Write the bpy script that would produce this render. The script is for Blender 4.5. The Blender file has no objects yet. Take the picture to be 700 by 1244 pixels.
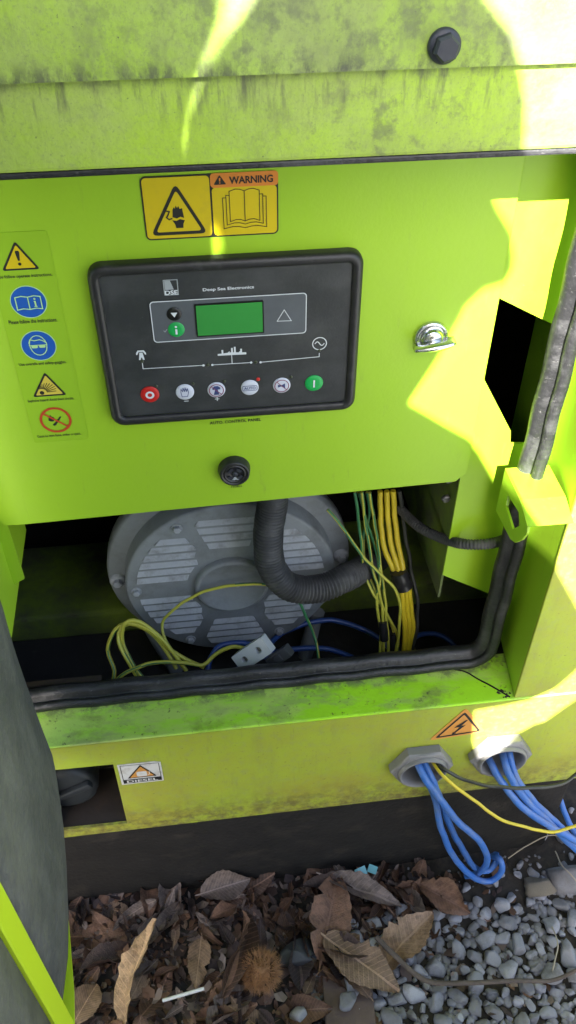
import bpy, bmesh, math, random
from mathutils import Vector, Matrix, Quaternion, noise
R = math.radians
random.seed(7)
sc = bpy.context.scene
col = sc.collection
Z0 = 0.94                     # height of the control module's centre above the ground
V = Vector

# ------------------------------------------------------------------ camera
PITCH, YAW, FPX = R(42.9), R(6.9), 1035.0
CAM = V((-0.0301, -0.6952, 0.4179 + Z0))
cd = bpy.data.cameras.new('camera'); cam = bpy.data.objects.new('camera', cd); col.objects.link(cam)
cam.location = CAM
cam.rotation_euler = (R(90) - PITCH, 0, -YAW)
cd.sensor_fit = 'VERTICAL'; cd.sensor_height = 24.0; cd.lens = 24.0 * FPX / 1244.0
cd.clip_start = 0.02; cd.clip_end = 500
sc.camera = cam

# ------------------------------------------------------------------ sky, sun, exposure
SUN = V((0.2, 1.0, -0.75)).normalized()        # the way the light travels
EL = math.asin(-SUN.z); AZ = math.atan2(-SUN.x, -SUN.y)
w = bpy.data.worlds.new('World'); sc.world = w; w.use_nodes = True
nt = w.node_tree; bg = nt.nodes['Background']
sky = nt.nodes.new('ShaderNodeTexSky'); sky.sky_type = 'NISHITA'; sky.sun_disc = False
sky.sun_elevation = EL; sky.sun_rotation = AZ; sky.dust_density = 2.0; sky.air_density = 1.0
nt.links.new(sky.outputs[0], bg.inputs[0]); bg.inputs[1].default_value = 0.065
sd = bpy.data.lights.new('sun', 'SUN'); sun = bpy.data.objects.new('sun', sd); col.objects.link(sun)
sd.energy = 5.0; sd.angle = R(0.53); sd.color = (1.0, 0.965, 0.91)
sun.rotation_euler = SUN.to_track_quat('-Z', 'Y').to_euler(); sun.location = (-1, -4, 4)
sc.view_settings.view_transform = 'Standard'; sc.view_settings.look = 'None'
sc.view_settings.exposure = 3.1; sc.view_settings.gamma = 1.0

# ------------------------------------------------------------------ measuring helpers
_f = V((math.sin(YAW) * math.cos(PITCH), math.cos(YAW) * math.cos(PITCH), -math.sin(PITCH)))
_r = V((math.cos(YAW), -math.sin(YAW), 0)); _u = _r.cross(_f)
def _ray(x, y): return _f + _r * ((x - 350) / FPX) - _u * ((y - 622) / FPX)
def at(x, y, Y):              # survey point at depth Y (relative heights: 0 = module centre)
    d = _ray(x, y); p = CAM + d * ((Y - CAM.y) / d.y); return V((p.x, p.y, p.z - Z0))
def gz(x, y, Z):              # survey point at height Z
    d = _ray(x, y); p = CAM + d * ((Z + Z0 - CAM.z) / d.z); return V((p.x, p.y, Z))

# ------------------------------------------------------------------ materials
def mat(name, base, rough=0.5, metal=0.0, bump=0.0, bscale=60, spec=0.5, var=0.0, vscale=8, rnd=0.0):
    m = bpy.data.materials.new(name); m.use_nodes = True
    n = m.node_tree.nodes; l = m.node_tree.links; b = n['Principled BSDF']
    b.inputs['Base Color'].default_value = (*base, 1); b.inputs['Roughness'].default_value = rough
    b.inputs['Metallic'].default_value = metal; b.inputs['Specular IOR Level'].default_value = spec
    tc = n.new('ShaderNodeTexCoord'); cur = None
    if var:
        t = n.new('ShaderNodeTexNoise'); t.inputs['Scale'].default_value = vscale; t.inputs['Detail'].default_value = 8
        t.inputs['Roughness'].default_value = 0.65
        l.new(tc.outputs['Object'], t.inputs['Vector'])
        hv = n.new('ShaderNodeHueSaturation'); hv.inputs['Color'].default_value = (*base, 1)
        mr = n.new('ShaderNodeMapRange'); mr.inputs[1].default_value = 0.3; mr.inputs[2].default_value = 0.7
        mr.inputs[3].default_value = 1 - var; mr.inputs[4].default_value = 1 + var
        l.new(t.outputs[0], mr.inputs[0]); l.new(mr.outputs[0], hv.inputs['Value']); cur = hv.outputs[0]
    if rnd:
        oi = n.new('ShaderNodeObjectInfo'); hv2 = n.new('ShaderNodeHueSaturation')
        mr2 = n.new('ShaderNodeMapRange'); mr2.inputs[3].default_value = 1 - rnd; mr2.inputs[4].default_value = 1 + rnd
        l.new(oi.outputs['Random'], mr2.inputs[0]); l.new(mr2.outputs[0], hv2.inputs['Value'])
        if cur: l.new(cur, hv2.inputs['Color'])
        else: hv2.inputs['Color'].default_value = (*base, 1)
        cur = hv2.outputs[0]
    if cur: l.new(cur, b.inputs['Base Color'])
    if bump:
        t2 = n.new('ShaderNodeTexNoise'); t2.inputs['Scale'].default_value = bscale; t2.inputs['Detail'].default_value = 6
        l.new(tc.outputs['Object'], t2.inputs['Vector'])
        bp = n.new('ShaderNodeBump'); bp.inputs['Strength'].default_value = bump; bp.inputs['Distance'].default_value = 0.004
        l.new(t2.outputs[0], bp.inputs['Height']); l.new(bp.outputs[0], b.inputs['Normal'])
    return m

def layer(m, color, scale, lo, hi, amount=1.0, stretch=(1, 1, 1), band=None, detail=10, rough=None, dist=0.0, seed=0.0):
    """lay a blotchy coat of dirt or wear over a material; band=(axis, v0, v1) keeps it to where the grime has settled"""
    n = m.node_tree.nodes; l = m.node_tree.links; b = n['Principled BSDF']
    g = n.new('ShaderNodeNewGeometry')
    mp = n.new('ShaderNodeMapping'); mp.inputs['Scale'].default_value = stretch; mp.inputs['Location'].default_value = (seed, seed * 1.7, -seed)
    l.new(g.outputs['Position'], mp.inputs['Vector'])
    t = n.new('ShaderNodeTexNoise'); t.inputs['Scale'].default_value = scale; t.inputs['Detail'].default_value = detail
    t.inputs['Roughness'].default_value = 0.7; t.inputs['Distortion'].default_value = dist
    l.new(mp.outputs[0], t.inputs['Vector'])
    mr = n.new('ShaderNodeMapRange'); mr.inputs[1].default_value = lo; mr.inputs[2].default_value = hi
    mr.inputs[3].default_value = 0; mr.inputs[4].default_value = amount; l.new(t.outputs[0], mr.inputs[0])
    fac = mr.outputs[0]
    if band:
        ax, v0, v1 = band
        sp = n.new('ShaderNodeSeparateXYZ'); l.new(g.outputs['Position'], sp.inputs[0])
        m2 = n.new('ShaderNodeMapRange'); m2.interpolation_type = 'SMOOTHSTEP'
        m2.inputs[1].default_value = v0; m2.inputs[2].default_value = v1; l.new(sp.outputs[ax], m2.inputs[0])
        ml = n.new('ShaderNodeMath'); ml.operation = 'MULTIPLY'; l.new(fac, ml.inputs[0]); l.new(m2.outputs[0], ml.inputs[1]); fac = ml.outputs[0]
    mx = n.new('ShaderNodeMix'); mx.data_type = 'RGBA'; mx.inputs[7].default_value = (*color, 1)
    l.new(fac, mx.inputs[0]); bc = b.inputs['Base Color']
    if bc.links: l.new(bc.links[0].from_socket, mx.inputs[6])
    else: mx.inputs[6].default_value = bc.default_value
    l.new(mx.outputs[2], bc)
    if rough is not None:
        r = n.new('ShaderNodeMix'); r.inputs[3].default_value = rough; rc = b.inputs['Roughness']
        l.new(fac, r.inputs[0])
        if rc.links: l.new(rc.links[0].from_socket, r.inputs[2])
        else: r.inputs[2].default_value = rc.default_value
        l.new(r.outputs[0], rc)
    return m

LIME = (0.305, 0.515, 0.020)
M = {}
M['lime'] = layer(mat('lime_paint', LIME, 0.38, bump=0.04, bscale=260, var=0.04, vscale=3), (0.06, 0.09, 0.03), 90, 0.70, 0.76, 0.6)
layer(M['lime'], (0.34, 0.50, 0.07), 6, 0.50, 0.72, 0.25, (1, 1, 0.6), seed=4)
layer(M['lime'], (0.15, 0.20, 0.06), 30, 0.60, 0.72, 0.35, (3, 3, 0.5), seed=6)
layer(M['lime'], (0.34, 0.44, 0.16), 420, 0.66, 0.72, 0.3, seed=2)
M['lime_in'] = layer(mat('lime_inner_paint', (0.29, 0.50, 0.022), 0.42, bump=0.04, bscale=200, var=0.06, vscale=4), (0.10, 0.11, 0.05), 25, 0.56, 0.8, 0.5)
b_ = mat('lime_weathered_paint', (0.33, 0.50, 0.028), 0.6, bump=0.14, bscale=260, var=0.06, vscale=5)
layer(b_, (0.33, 0.40, 0.12), 5.0, 0.42, 0.60, 0.75, (1, 1, 1.3))
layer(b_, (0.19, 0.21, 0.085), 7.0, 0.40, 0.60, 0.55, (1, 1, 1.2), band=(0, -0.12, 0.12), seed=41)
layer(b_, (0.10, 0.105, 0.06), 55, 0.52, 0.64, 0.6, band=(0, -0.05, 0.1), seed=42)
layer(b_, (0.25, 0.29, 0.09), 8.0, 0.50, 0.66, 0.55, (1, 1, 1.0), seed=11)
layer(b_, (0.17, 0.21, 0.085), 240, 0.50, 0.66, 0.32, (1, 1, 0.9), seed=1)
layer(b_, (0.15, 0.175, 0.08), 420, 0.55, 0.64, 0.35, seed=12)
layer(b_, (0.16, 0.18, 0.09), 30, 0.56, 0.72, 0.45, (1.2, 1, 0.9), seed=3)
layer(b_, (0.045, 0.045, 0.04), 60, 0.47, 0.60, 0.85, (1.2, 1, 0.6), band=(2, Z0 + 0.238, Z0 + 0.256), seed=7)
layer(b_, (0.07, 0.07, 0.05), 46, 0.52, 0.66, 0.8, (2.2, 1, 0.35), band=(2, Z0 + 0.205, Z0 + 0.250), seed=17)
layer(b_, (0.05, 0.05, 0.04), 260, 0.63, 0.68, 0.8, seed=5)
M['lime_w'] = b_
b_ = mat('lime_roof_paint', (0.31, 0.48, 0.028), 0.6, bump=0.14, bscale=260, var=0.06, vscale=5)
layer(b_, (0.32, 0.40, 0.11), 6.0, 0.44, 0.60, 0.7, seed=31)
layer(b_, (0.15, 0.165, 0.075), 7.0, 0.40, 0.60, 0.6, (1, 1, 1.1), band=(0, -0.16, 0.05), seed=43)
layer(b_, (0.09, 0.095, 0.06), 55, 0.50, 0.62, 0.65, band=(0, -0.2, 0.05), seed=44)
layer(b_, (0.21, 0.25, 0.085), 9.0, 0.46, 0.64, 0.65, (1, 1, 0.8), seed=32)
layer(b_, (0.16, 0.18, 0.085), 70, 0.48, 0.70, 0.45, (1, 1, 0.6), seed=33)
layer(b_, (0.14, 0.165, 0.08), 420, 0.52, 0.64, 0.38, seed=34)
layer(b_, (0.12, 0.13, 0.08), 30, 0.56, 0.72, 0.5, (1.5, 1, 0.45), seed=35)
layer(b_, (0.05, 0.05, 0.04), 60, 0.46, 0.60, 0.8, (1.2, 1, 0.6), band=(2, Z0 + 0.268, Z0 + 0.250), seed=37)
layer(b_, (0.05, 0.05, 0.04), 300, 0.64, 0.69, 0.8, seed=36)
M['lime_r'] = b_
b_ = mat('lime_yellowed_paint', (0.345, 0.43, 0.030), 0.55, bump=0.06, bscale=200, var=0.05, vscale=4)
layer(b_, (0.34, 0.31, 0.040), 5, 0.42, 0.62, 0.6, (1, 1, 1.2))
layer(b_, (0.24, 0.23, 0.06), 14, 0.50, 0.72, 0.5, (2.0, 1, 0.5), seed=2)
layer(b_, (0.34, 0.28, 0.035), 9, 0.42, 0.60, 0.6, (0.8, 1, 1.2), band=(2, Z0 - 0.56, Z0 - 0.68), seed=14)
layer(b_, (0.11, 0.08, 0.03), 75, 0.40, 0.60, 0.85, band=(2, Z0 - 0.64, Z0 - 0.72), seed=4)
layer(b_, (0.07, 0.06, 0.03), 190, 0.60, 0.68, 0.7, seed=9)
layer(b_, (0.20, 0.18, 0.06), 40, 0.56, 0.70, 0.4, (2.4, 1, 0.35), seed=21)
layer(b_, (0.26, 0.27, 0.14), 90, 0.50, 0.66, 0.35, seed=24)
layer(b_, (0.30, 0.36, 0.10), 300, 0.58, 0.66, 0.5, seed=22)
M['lime_y'] = b_
b_ = mat('lime_ledge_paint', (0.40, 0.78, 0.02), 0.45, bump=0.2, bscale=120, var=0.10, vscale=12)
layer(b_, (0.50, 0.62, 0.16), 8, 0.46, 0.58, 0.75, (0.6, 1.8, 1), seed=1)
layer(b_, (0.32, 0.36, 0.15), 30, 0.52, 0.64, 0.6, (0.5, 1.2, 1), seed=13)
layer(b_, (0.17, 0.18, 0.05), 16, 0.54, 0.68, 0.7, (0.7, 1, 1), seed=6)
layer(b_, (0.14, 0.15, 0.08), 40, 0.46, 0.56, 0.75, band=(1, -0.066, -0.050), seed=8)
layer(b_, (0.05, 0.045, 0.03), 150, 0.60, 0.67, 0.8, seed=2)
M['lime_l'] = b_
M['rail'] = layer(mat('dim_dusty_rail_paint', (0.15, 0.23, 0.025), 0.7, var=0.2, vscale=12), (0.075, 0.08, 0.05), 10, 0.42, 0.6, 0.8)  # dusty olive, darkened in its colour for the dimness inside the bay
M['door'] = layer(mat('lime_door_paint', (0.52, 0.68, 0.016), 0.4, var=0.04, vscale=5), (0.1, 0.12, 0.05), 120, 0.66, 0.74, 0.6)
b_ = mat('black_chassis_paint', (0.016, 0.014, 0.012), 0.75, bump=0.25, bscale=160, var=0.3, vscale=20, spec=0.25)
layer(b_, (0.07, 0.055, 0.04), 14, 0.54, 0.74, 0.5, (1, 1, 1.6)); M['chassis'] = layer(b_, (0.10, 0.085, 0.06), 90, 0.64, 0.74, 0.5, seed=4)
M['rubber'] = layer(mat('seal_rubber', (0.014, 0.014, 0.015), 0.42, bump=0.25, bscale=180, var=0.3, vscale=40), (0.11, 0.11, 0.112), 26, 0.48, 0.75, 0.5, (0.35, 2.5, 1.5), rough=0.6)
layer(M['rubber'], (0.16, 0.155, 0.15), 260, 0.60, 0.68, 0.5, (0.6, 1, 1), seed=3)
M['blackplastic'] = layer(mat('black_plastic', (0.016, 0.016, 0.017), 0.42, bump=0.06, bscale=300), (0.10, 0.10, 0.10), 60, 0.56, 0.8, 0.45, rough=0.65)
M['fascia'] = layer(mat('fascia_film', (0.026, 0.029, 0.030), 0.42, bump=0.05, bscale=400), (0.075, 0.078, 0.078), 16, 0.42, 0.75, 0.6, (1, 1, 1.5), rough=0.55)
layer(M['fascia'], (0.13, 0.13, 0.13), 220, 0.66, 0.72, 0.6, seed=3)
M['fgrey'] = mat('fascia_grey', (0.085, 0.095, 0.105), 0.45, var=0.12, vscale=30)
M['print'] = mat('white_print', (0.62, 0.66, 0.68), 0.5)
M['printgrey'] = mat('grey_print', (0.30, 0.33, 0.34), 0.5)
M['pblack'] = mat('black_print', (0.012, 0.012, 0.010), 0.5)
M['pyellow'] = layer(mat('yellow_label', (0.62, 0.47, 0.008), 0.35, var=0.05), (0.35, 0.27, 0.05), 40, 0.55, 0.8, 0.4)
M['pyellow2'] = mat('pale_yellow_label', (0.60, 0.48, 0.06), 0.4)
M['porange'] = mat('orange_label', (0.66, 0.22, 0.035), 0.35, var=0.05)
M['porange2'] = layer(mat('faded_orange_label', (0.62, 0.27, 0.05), 0.45, var=0.06), (0.35, 0.25, 0.12), 30, 0.5, 0.75, 0.5)
M['pblue'] = mat('blue_label', (0.010, 0.09, 0.40), 0.4)
M['ppale'] = mat('pale_green_print', (0.42, 0.68, 0.28), 0.5)
M['pred'] = mat('red_print', (0.45, 0.045, 0.012), 0.45)
M['pwhite'] = layer(mat('white_label', (0.62, 0.60, 0.56), 0.5, var=0.06), (0.30, 0.22, 0.14), 60, 0.5, 0.72, 0.6)
M['film'] = mat('clear_film', (0.280, 0.480, 0.022), 0.25, var=0.03, vscale=4)
M['lcd'] = mat('lcd_green', (0.040, 0.26, 0.050), 0.25, var=0.06, vscale=20)
M['bred'] = mat('red_button', (0.50, 0.012, 0.010), 0.4)
M['bgreen'] = mat('green_button', (0.008, 0.34, 0.07), 0.4)
M['bwhite'] = mat('white_button', (0.55, 0.58, 0.66), 0.4)
M['bblack'] = mat('black_button', (0.006, 0.006, 0.006), 0.35)
M['ledred'] = mat('red_led', (0.55, 0.03, 0.02), 0.3)
M['leddark'] = mat('dark_led', (0.045, 0.055, 0.03), 0.3)
M['navy'] = mat('navy_print', (0.03, 0.05, 0.16), 0.5)
M['maroon'] = mat('maroon_print', (0.20, 0.03, 0.08), 0.5)
M['chrome'] = layer(mat('zinc_plated_steel', (0.62, 0.64, 0.66), 0.22, 1.0, bump=0.05, bscale=200), (0.25, 0.22, 0.20), 50, 0.5, 0.8, 0.5, rough=0.45)
M['steel'] = mat('dull_steel', (0.22, 0.22, 0.22), 0.45, 0.8, bump=0.1, bscale=150, var=0.2, vscale=60)
M['boltblack'] = mat('black_bolt', (0.022, 0.025, 0.034), 0.5, bump=0.1, bscale=200)
M['alt'] = layer(mat('alternator_paint', (0.17, 0.19, 0.205), 0.55, bump=0.12, bscale=180, var=0.12, vscale=15), (0.06, 0.06, 0.055), 18, 0.5, 0.75, 0.6)
M['alt_l'] = mat('louvre_paint', (0.28, 0.305, 0.335), 0.55, bump=0.08, bscale=180, var=0.15, vscale=30)
layer(M['alt_l'], (0.12, 0.12, 0.115), 45, 0.48, 0.68, 0.7, seed=3)
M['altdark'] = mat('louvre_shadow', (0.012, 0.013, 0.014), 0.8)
M['foamblack'] = mat('black_foam', (0.010, 0.010, 0.010), 0.95, bump=0.5, bscale=220)
M['foam'] = layer(mat('grey_door_foam', (0.056, 0.058, 0.06), 0.75, bump=0.8, bscale=90, var=0.3, vscale=14), (0.16, 0.158, 0.15), 7, 0.46, 0.68, 0.7, (1, 1, 0.6), seed=3)
layer(M['foam'], (0.10, 0.105, 0.11), 40, 0.55, 0.72, 0.5, (1, 1, 0.25), seed=5)
layer(M['foam'], (0.22, 0.21, 0.19), 55, 0.50, 0.7, 0.6, band=(2, Z0 - 0.455, Z0 - 0.492), seed=2)
M['floor'] = layer(mat('dark_floor', (0.014, 0.014, 0.015), 0.8, bump=0.3, bscale=100, var=0.3), (0.06, 0.055, 0.05), 60, 0.6, 0.75, 0.6)
M['gland'] = layer(mat('gland_plastic', (0.20, 0.195, 0.19), 0.45, bump=0.06, bscale=150, var=0.08, vscale=20), (0.10, 0.095, 0.085), 30, 0.5, 0.75, 0.6)
M['glandin'] = mat('gland_inner_grey', (0.085, 0.085, 0.09), 0.5)
M['wyellow'] = layer(mat('yellow_wire', (0.55, 0.43, 0.02), 0.4, var=0.08, vscale=30), (0.2, 0.17, 0.03), 60, 0.55, 0.75, 0.5)
M['wgreen'] = mat('green_wire', (0.03, 0.16, 0.06), 0.4)
M['wpale'] = mat('green_yellow_wire', (0.40, 0.40, 0.05), 0.4)
M['wblue'] = layer(mat('blue_cable', (0.035, 0.135, 0.42), 0.38, bump=0.05, bscale=200, var=0.06, vscale=20), (0.13, 0.18, 0.30), 30, 0.46, 0.68, 0.65)
M['wdark'] = mat('dark_blue_cable', (0.015, 0.05, 0.20), 0.4)
M['wblack'] = layer(mat('black_wire', (0.022, 0.024, 0.022), 0.45), (0.10, 0.10, 0.09), 40, 0.5, 0.8, 0.5)
M['tape'] = mat('black_tape', (0.016, 0.016, 0.018), 0.35)
M['conduit'] = layer(mat('conduit_plastic', (0.034, 0.036, 0.038), 0.6), (0.12, 0.12, 0.118), 30, 0.45, 0.7, 0.6)
M['term'] = mat('pale_terminal_plastic', (0.44, 0.47, 0.48), 0.45, var=0.06)
M['termdark'] = mat('grey_terminal_plastic', (0.07, 0.075, 0.08), 0.5)
M['pocket'] = layer(mat('fuel_pocket_paint', (0.035, 0.027, 0.022), 0.5, bump=0.15, bscale=80, var=0.2), (0.10, 0.055, 0.03), 14, 0.5, 0.7, 0.6)
M['cap'] = mat('fuel_cap_plastic', (0.022, 0.026, 0.03), 0.45, bump=0.05, var=0.1)
M['soil'] = layer(mat('dark_soil', (0.026, 0.020, 0.014), 0.95, bump=0.9, bscale=55, var=0.5, vscale=30), (0.075, 0.055, 0.035), 40, 0.5, 0.7, 0.7)
M['yard'] = mat('yard_gravel', (0.23, 0.23, 0.23), 0.95, bump=1.0, bscale=40, var=0.35, vscale=45)
M['stone'] = layer(mat('blue_grey_stone', (0.265, 0.25, 0.255), 0.75, bump=0.3, bscale=130, var=0.18, vscale=35, rnd=0.38), (0.13, 0.11, 0.09), 28, 0.46, 0.64, 0.75)
M['stone_d'] = mat('dark_stone', (0.05, 0.05, 0.052), 0.7, bump=0.2, bscale=90, var=0.2, vscale=30, rnd=0.2)
M['stone_t'] = mat('tan_stone', (0.26, 0.21, 0.15), 0.85, bump=0.8, bscale=90, var=0.3, vscale=40)
M['vent'] = mat('vent_lining', (0.16, 0.17, 0.06), 0.8, bump=0.2, var=0.2)
M['brick'] = mat('brown_tile', (0.115, 0.075, 0.055), 0.85, bump=0.4, bscale=100, var=0.2, vscale=25)
M['twig'] = mat('twig_bark', (0.10, 0.072, 0.055), 0.85, bump=0.5, bscale=120, var=0.3, vscale=60)
M['bur'] = mat('chestnut_bur', (0.30, 0.145, 0.058), 0.75, var=0.3, vscale=120)
M['straw'] = mat('dry_straw', (0.34, 0.28, 0.20), 0.8)
M['cyan'] = mat('turquoise_plastic', (0.16, 0.42, 0.44), 0.4)
M['bark'] = mat('tree_bark', (0.09, 0.065, 0.045), 0.95, bump=1.0, bscale=20, var=0.35, vscale=8)
M['treeleaf'] = mat('tree_foliage', (0.07, 0.10, 0.025), 0.6, var=0.3, vscale=3)
M['concrete'] = mat('wall_concrete', (0.34, 0.33, 0.31), 0.9, bump=0.3, bscale=30, var=0.12, vscale=4)
M['skin'] = mat('skin', (0.45, 0.27, 0.19), 0.5); M['hair'] = mat('hair', (0.03, 0.02, 0.015), 0.6)
M['jacket'] = mat('grey_jacket', (0.30, 0.30, 0.30), 0.85, bump=0.3, bscale=60); M['trousers'] = mat('dark_trousers', (0.03, 0.035, 0.05), 0.9)
M['caster'] = mat('caster_canvas', (0.10, 0.09, 0.07), 0.9, bump=0.3, bscale=90)
def leafmat(name, c, rnd):
    m = mat(name, c, 0.55, bump=0.5, bscale=60, var=0.4, vscale=9, rnd=rnd, spec=0.4)
    layer(m, tuple(v * 0.42 for v in c), 70, 0.5, 0.66, 0.7, seed=2)
    n = m.node_tree.nodes; l = m.node_tree.links; b = n['Principled BSDF']
    def math_(op, a, b_=None):
        q = n.new('ShaderNodeMath'); q.operation = op
        for i, v in enumerate((a, b_)):
            if v is None: continue
            if isinstance(v, (int, float)): q.inputs[i].default_value = v
            else: l.new(v, q.inputs[i])
        return q.outputs[0]
    tc = n.new('ShaderNodeTexCoord'); sp = n.new('ShaderNodeSeparateXYZ'); l.new(tc.outputs['Object'], sp.inputs[0])
    ay = math_('ABSOLUTE', sp.outputs[1]); u = math_('SUBTRACT', sp.outputs[0], math_('MULTIPLY', ay, 0.7))
    sv = math_('GREATER_THAN', math_('SINE', math_('MULTIPLY', u, 95.0)), 0.86)      # side veins
    mv = math_('LESS_THAN', ay, 0.011)                                               # midrib
    fac = math_('MINIMUM', math_('ADD', math_('MULTIPLY', sv, 0.35), math_('MULTIPLY', mv, 0.75)), 1.0)
    mx = n.new('ShaderNodeMix'); mx.data_type = 'RGBA'; mx.inputs[7].default_value = tuple(min(1, v * 1.9 + 0.02) for v in c) + (1,)
    l.new(fac, mx.inputs[0]); l.new(b.inputs['Base Color'].links[0].from_socket, mx.inputs[6]); l.new(mx.outputs[2], b.inputs['Base Color'])
    bp = n.new('ShaderNodeBump'); bp.inputs['Strength'].default_value = 0.6; bp.inputs['Distance'].default_value = 0.002
    l.new(fac, bp.inputs['Height']); l.new(b.inputs['Normal'].links[0].from_socket, bp.inputs['Normal']); l.new(bp.outputs[0], b.inputs['Normal'])
    return m
M['leaf_a'] = leafmat('brown_leaf', (0.125, 0.062, 0.034), 0.55)
M['leaf_b'] = leafmat('tan_leaf', (0.24, 0.145, 0.085), 0.3)
M['leaf_c'] = leafmat('dark_leaf', (0.050, 0.029, 0.022), 0.5)
M['leaf_d'] = leafmat('grey_leaf', (0.165, 0.115, 0.088), 0.35)
M['leaf_e'] = leafmat('golden_leaf', (0.36, 0.22, 0.11), 0.1)

# ------------------------------------------------------------------ mesh helpers (heights relative to the module centre)
class MB:
    def __init__(s): s.v = []; s.f = []; s.mi = []; s.sm = []
    def add(s, vs, fs, mi=0, smooth=False):
        o = len(s.v); s.v += [tuple(p) for p in vs]
        for k, f in enumerate(fs):
            s.f.append([i + o for i in f]); s.mi.append(mi[min(k, len(mi) - 1)] if isinstance(mi, list) else mi); s.sm.append(smooth)
        return s
    def box(s, x0, x1, y0, y1, z0, z1, mi=0, rot=None, c=None):
        vs = [V((x, y, z)) for z in (z0, z1) for y in (y0, y1) for x in (x0, x1)]
        if rot is not None:
            c = V(c) if c else V(((x0 + x1) / 2, (y0 + y1) / 2, (z0 + z1) / 2)); vs = [c + rot @ (p - c) for p in vs]
        return s.add(vs, [(0, 2, 3, 1), (4, 5, 7, 6), (0, 1, 5, 4), (2, 6, 7, 3), (0, 4, 6, 2), (1, 3, 7, 5)], mi)
    def prism(s, poly, y0, y1, mi=0):             # poly in (x,z), y0 < y1, wound either way
        n = len(poly); ar = sum(poly[i][0] * poly[(i + 1) % n][1] - poly[(i + 1) % n][0] * poly[i][1] for i in range(n))
        if ar < 0: poly = poly[::-1]
        vs = [(x, y0, z) for x, z in poly] + [(x, y1, z) for x, z in poly]
        fs = [list(range(n)), list(range(2 * n - 1, n - 1, -1))] + [[i, i + n, (i + 1) % n + n, (i + 1) % n] for i in range(n)]
        return s.add(vs, fs, mi)
    def loft(s, loops, mi=0, smooth=False, cap0=False, cap1=False, close=True):
        n = len(loops[0]); vs = [p for lp in loops for p in lp]; fs = []
        for a in range(len(loops) - 1):
            for i in range(n if close else n - 1):
                j = (i + 1) % n; fs.append((a * n + i, a * n + j, (a + 1) * n + j, (a + 1) * n + i))
        if cap0: fs.append(list(range(n - 1, -1, -1)))
        if cap1: fs.append(list(range((len(loops) - 1) * n, len(loops) * n)))
        return s.add(vs, fs, mi, smooth)
    def lathe(s, c, prof, n=32, mi=0, smooth=True, ang=0):   # axis along -Y; prof = [(radius, y)]
        loops = [[(c[0] + r * math.cos(ang + 2 * math.pi * i / n), y, c[1] + r * math.sin(ang + 2 * math.pi * i / n)) for i in range(n)] for r, y in prof]
        return s.loft(loops, mi, smooth, cap1=prof[-1][0] > 1e-6)
    def tube(s, pts, r, n=8, step=0.006, mi=0, stripe=None, ends=True, smooth=True, rf=None):
        P = spline(pts, step); T = []
        if not rf and len(P) > 12 and not isinstance(r, tuple): P = [q + V((noise.noise(q * 38), noise.noise(q * 38 + V((9, 0, 0))), noise.noise(q * 38 + V((0, 9, 0))))) * (0.0016 if r < 0.0045 else 0.0010) for q in P]
        for i in range(len(P)): T.append((P[min(i + 1, len(P) - 1)] - P[max(i - 1, 0)]).normalized())
        a = V((0, 0, 1)) if abs(T[0].z) < 0.9 else V((1, 0, 0)); nn = (a - T[0] * a.dot(T[0])).normalized(); loops = []
        L = 0
        for i, p in enumerate(P):
            if i:
                q = T[i - 1].rotation_difference(T[i]); nn = (q @ nn); nn = (nn - T[i] * nn.dot(T[i])).normalized(); L += (P[i] - P[i - 1]).length
            b = T[i].cross(nn); rr = rf(L, i / (len(P) - 1)) if rf else (r if not isinstance(r, tuple) else r[0] + (r[1] - r[0]) * i / (len(P) - 1))
            loops.append([p + (nn * math.cos(2 * math.pi * k / n) + b * math.sin(2 * math.pi * k / n)) * rr for k in range(n)])
        mis = mi
        if stripe is not None: mis = [(1 if (k - a_ // 6) % n in stripe else 0) for a_ in range(len(loops) - 1) for k in range(n)]
        o = len(s.v)
        s.loft(loops, mis, smooth)
        if ends: s.add(loops[0][::-1], [list(range(n))], mi); s.add(loops[-1], [list(range(n))], mi)
        return s
    def ring(s, c, r0, r1, y, mi=0, n=40, sx=1.0):           # flat printed ring
        vs = []
        for r in (r0, r1): vs += [(c[0] + sx * r * math.cos(2 * math.pi * i / n), y, c[1] + r * math.sin(2 * math.pi * i / n)) for i in range(n)]
        return s.add(vs, [(i, (i + 1) % n, n + (i + 1) % n, n + i)[::-1] for i in range(n)], mi)
    def disc(s, c, r, y, mi=0, n=36): return s.flat([(c[0] + r * math.cos(2 * math.pi * i / n), c[1] + r * math.sin(2 * math.pi * i / n)) for i in range(n)], y, mi)
    def flat(s, poly, y, mi=0):
        n = len(poly); ar = sum(poly[i][0] * poly[(i + 1) % n][1] - poly[(i + 1) % n][0] * poly[i][1] for i in range(n))
        if ar < 0: poly = poly[::-1]
        return s.add([(x, y, z) for x, z in poly], [list(range(n))], mi)
    def line(s, pts, wd, y, mi=0, closed=False):             # flat printed stroke
        n = len(pts); pts = [V((p[0], p[1])) for p in pts]
        for i in range(n if closed else n - 1):
            a, b = pts[i], pts[(i + 1) % n]; d = (b - a)
            if d.length < 1e-9: continue
            d.normalize(); q = V((-d.y, d.x)) * wd / 2; e = d * wd / 2 * (1 if (closed or 0 < i < n - 2) else 0.5)
            s.add([(p.x, y - 0.00001 * (i % 3), p.y) for p in (a - q - e, b - q + e, b + q + e, a + q - e)], [(0, 1, 2, 3)], mi)
        return s
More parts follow.
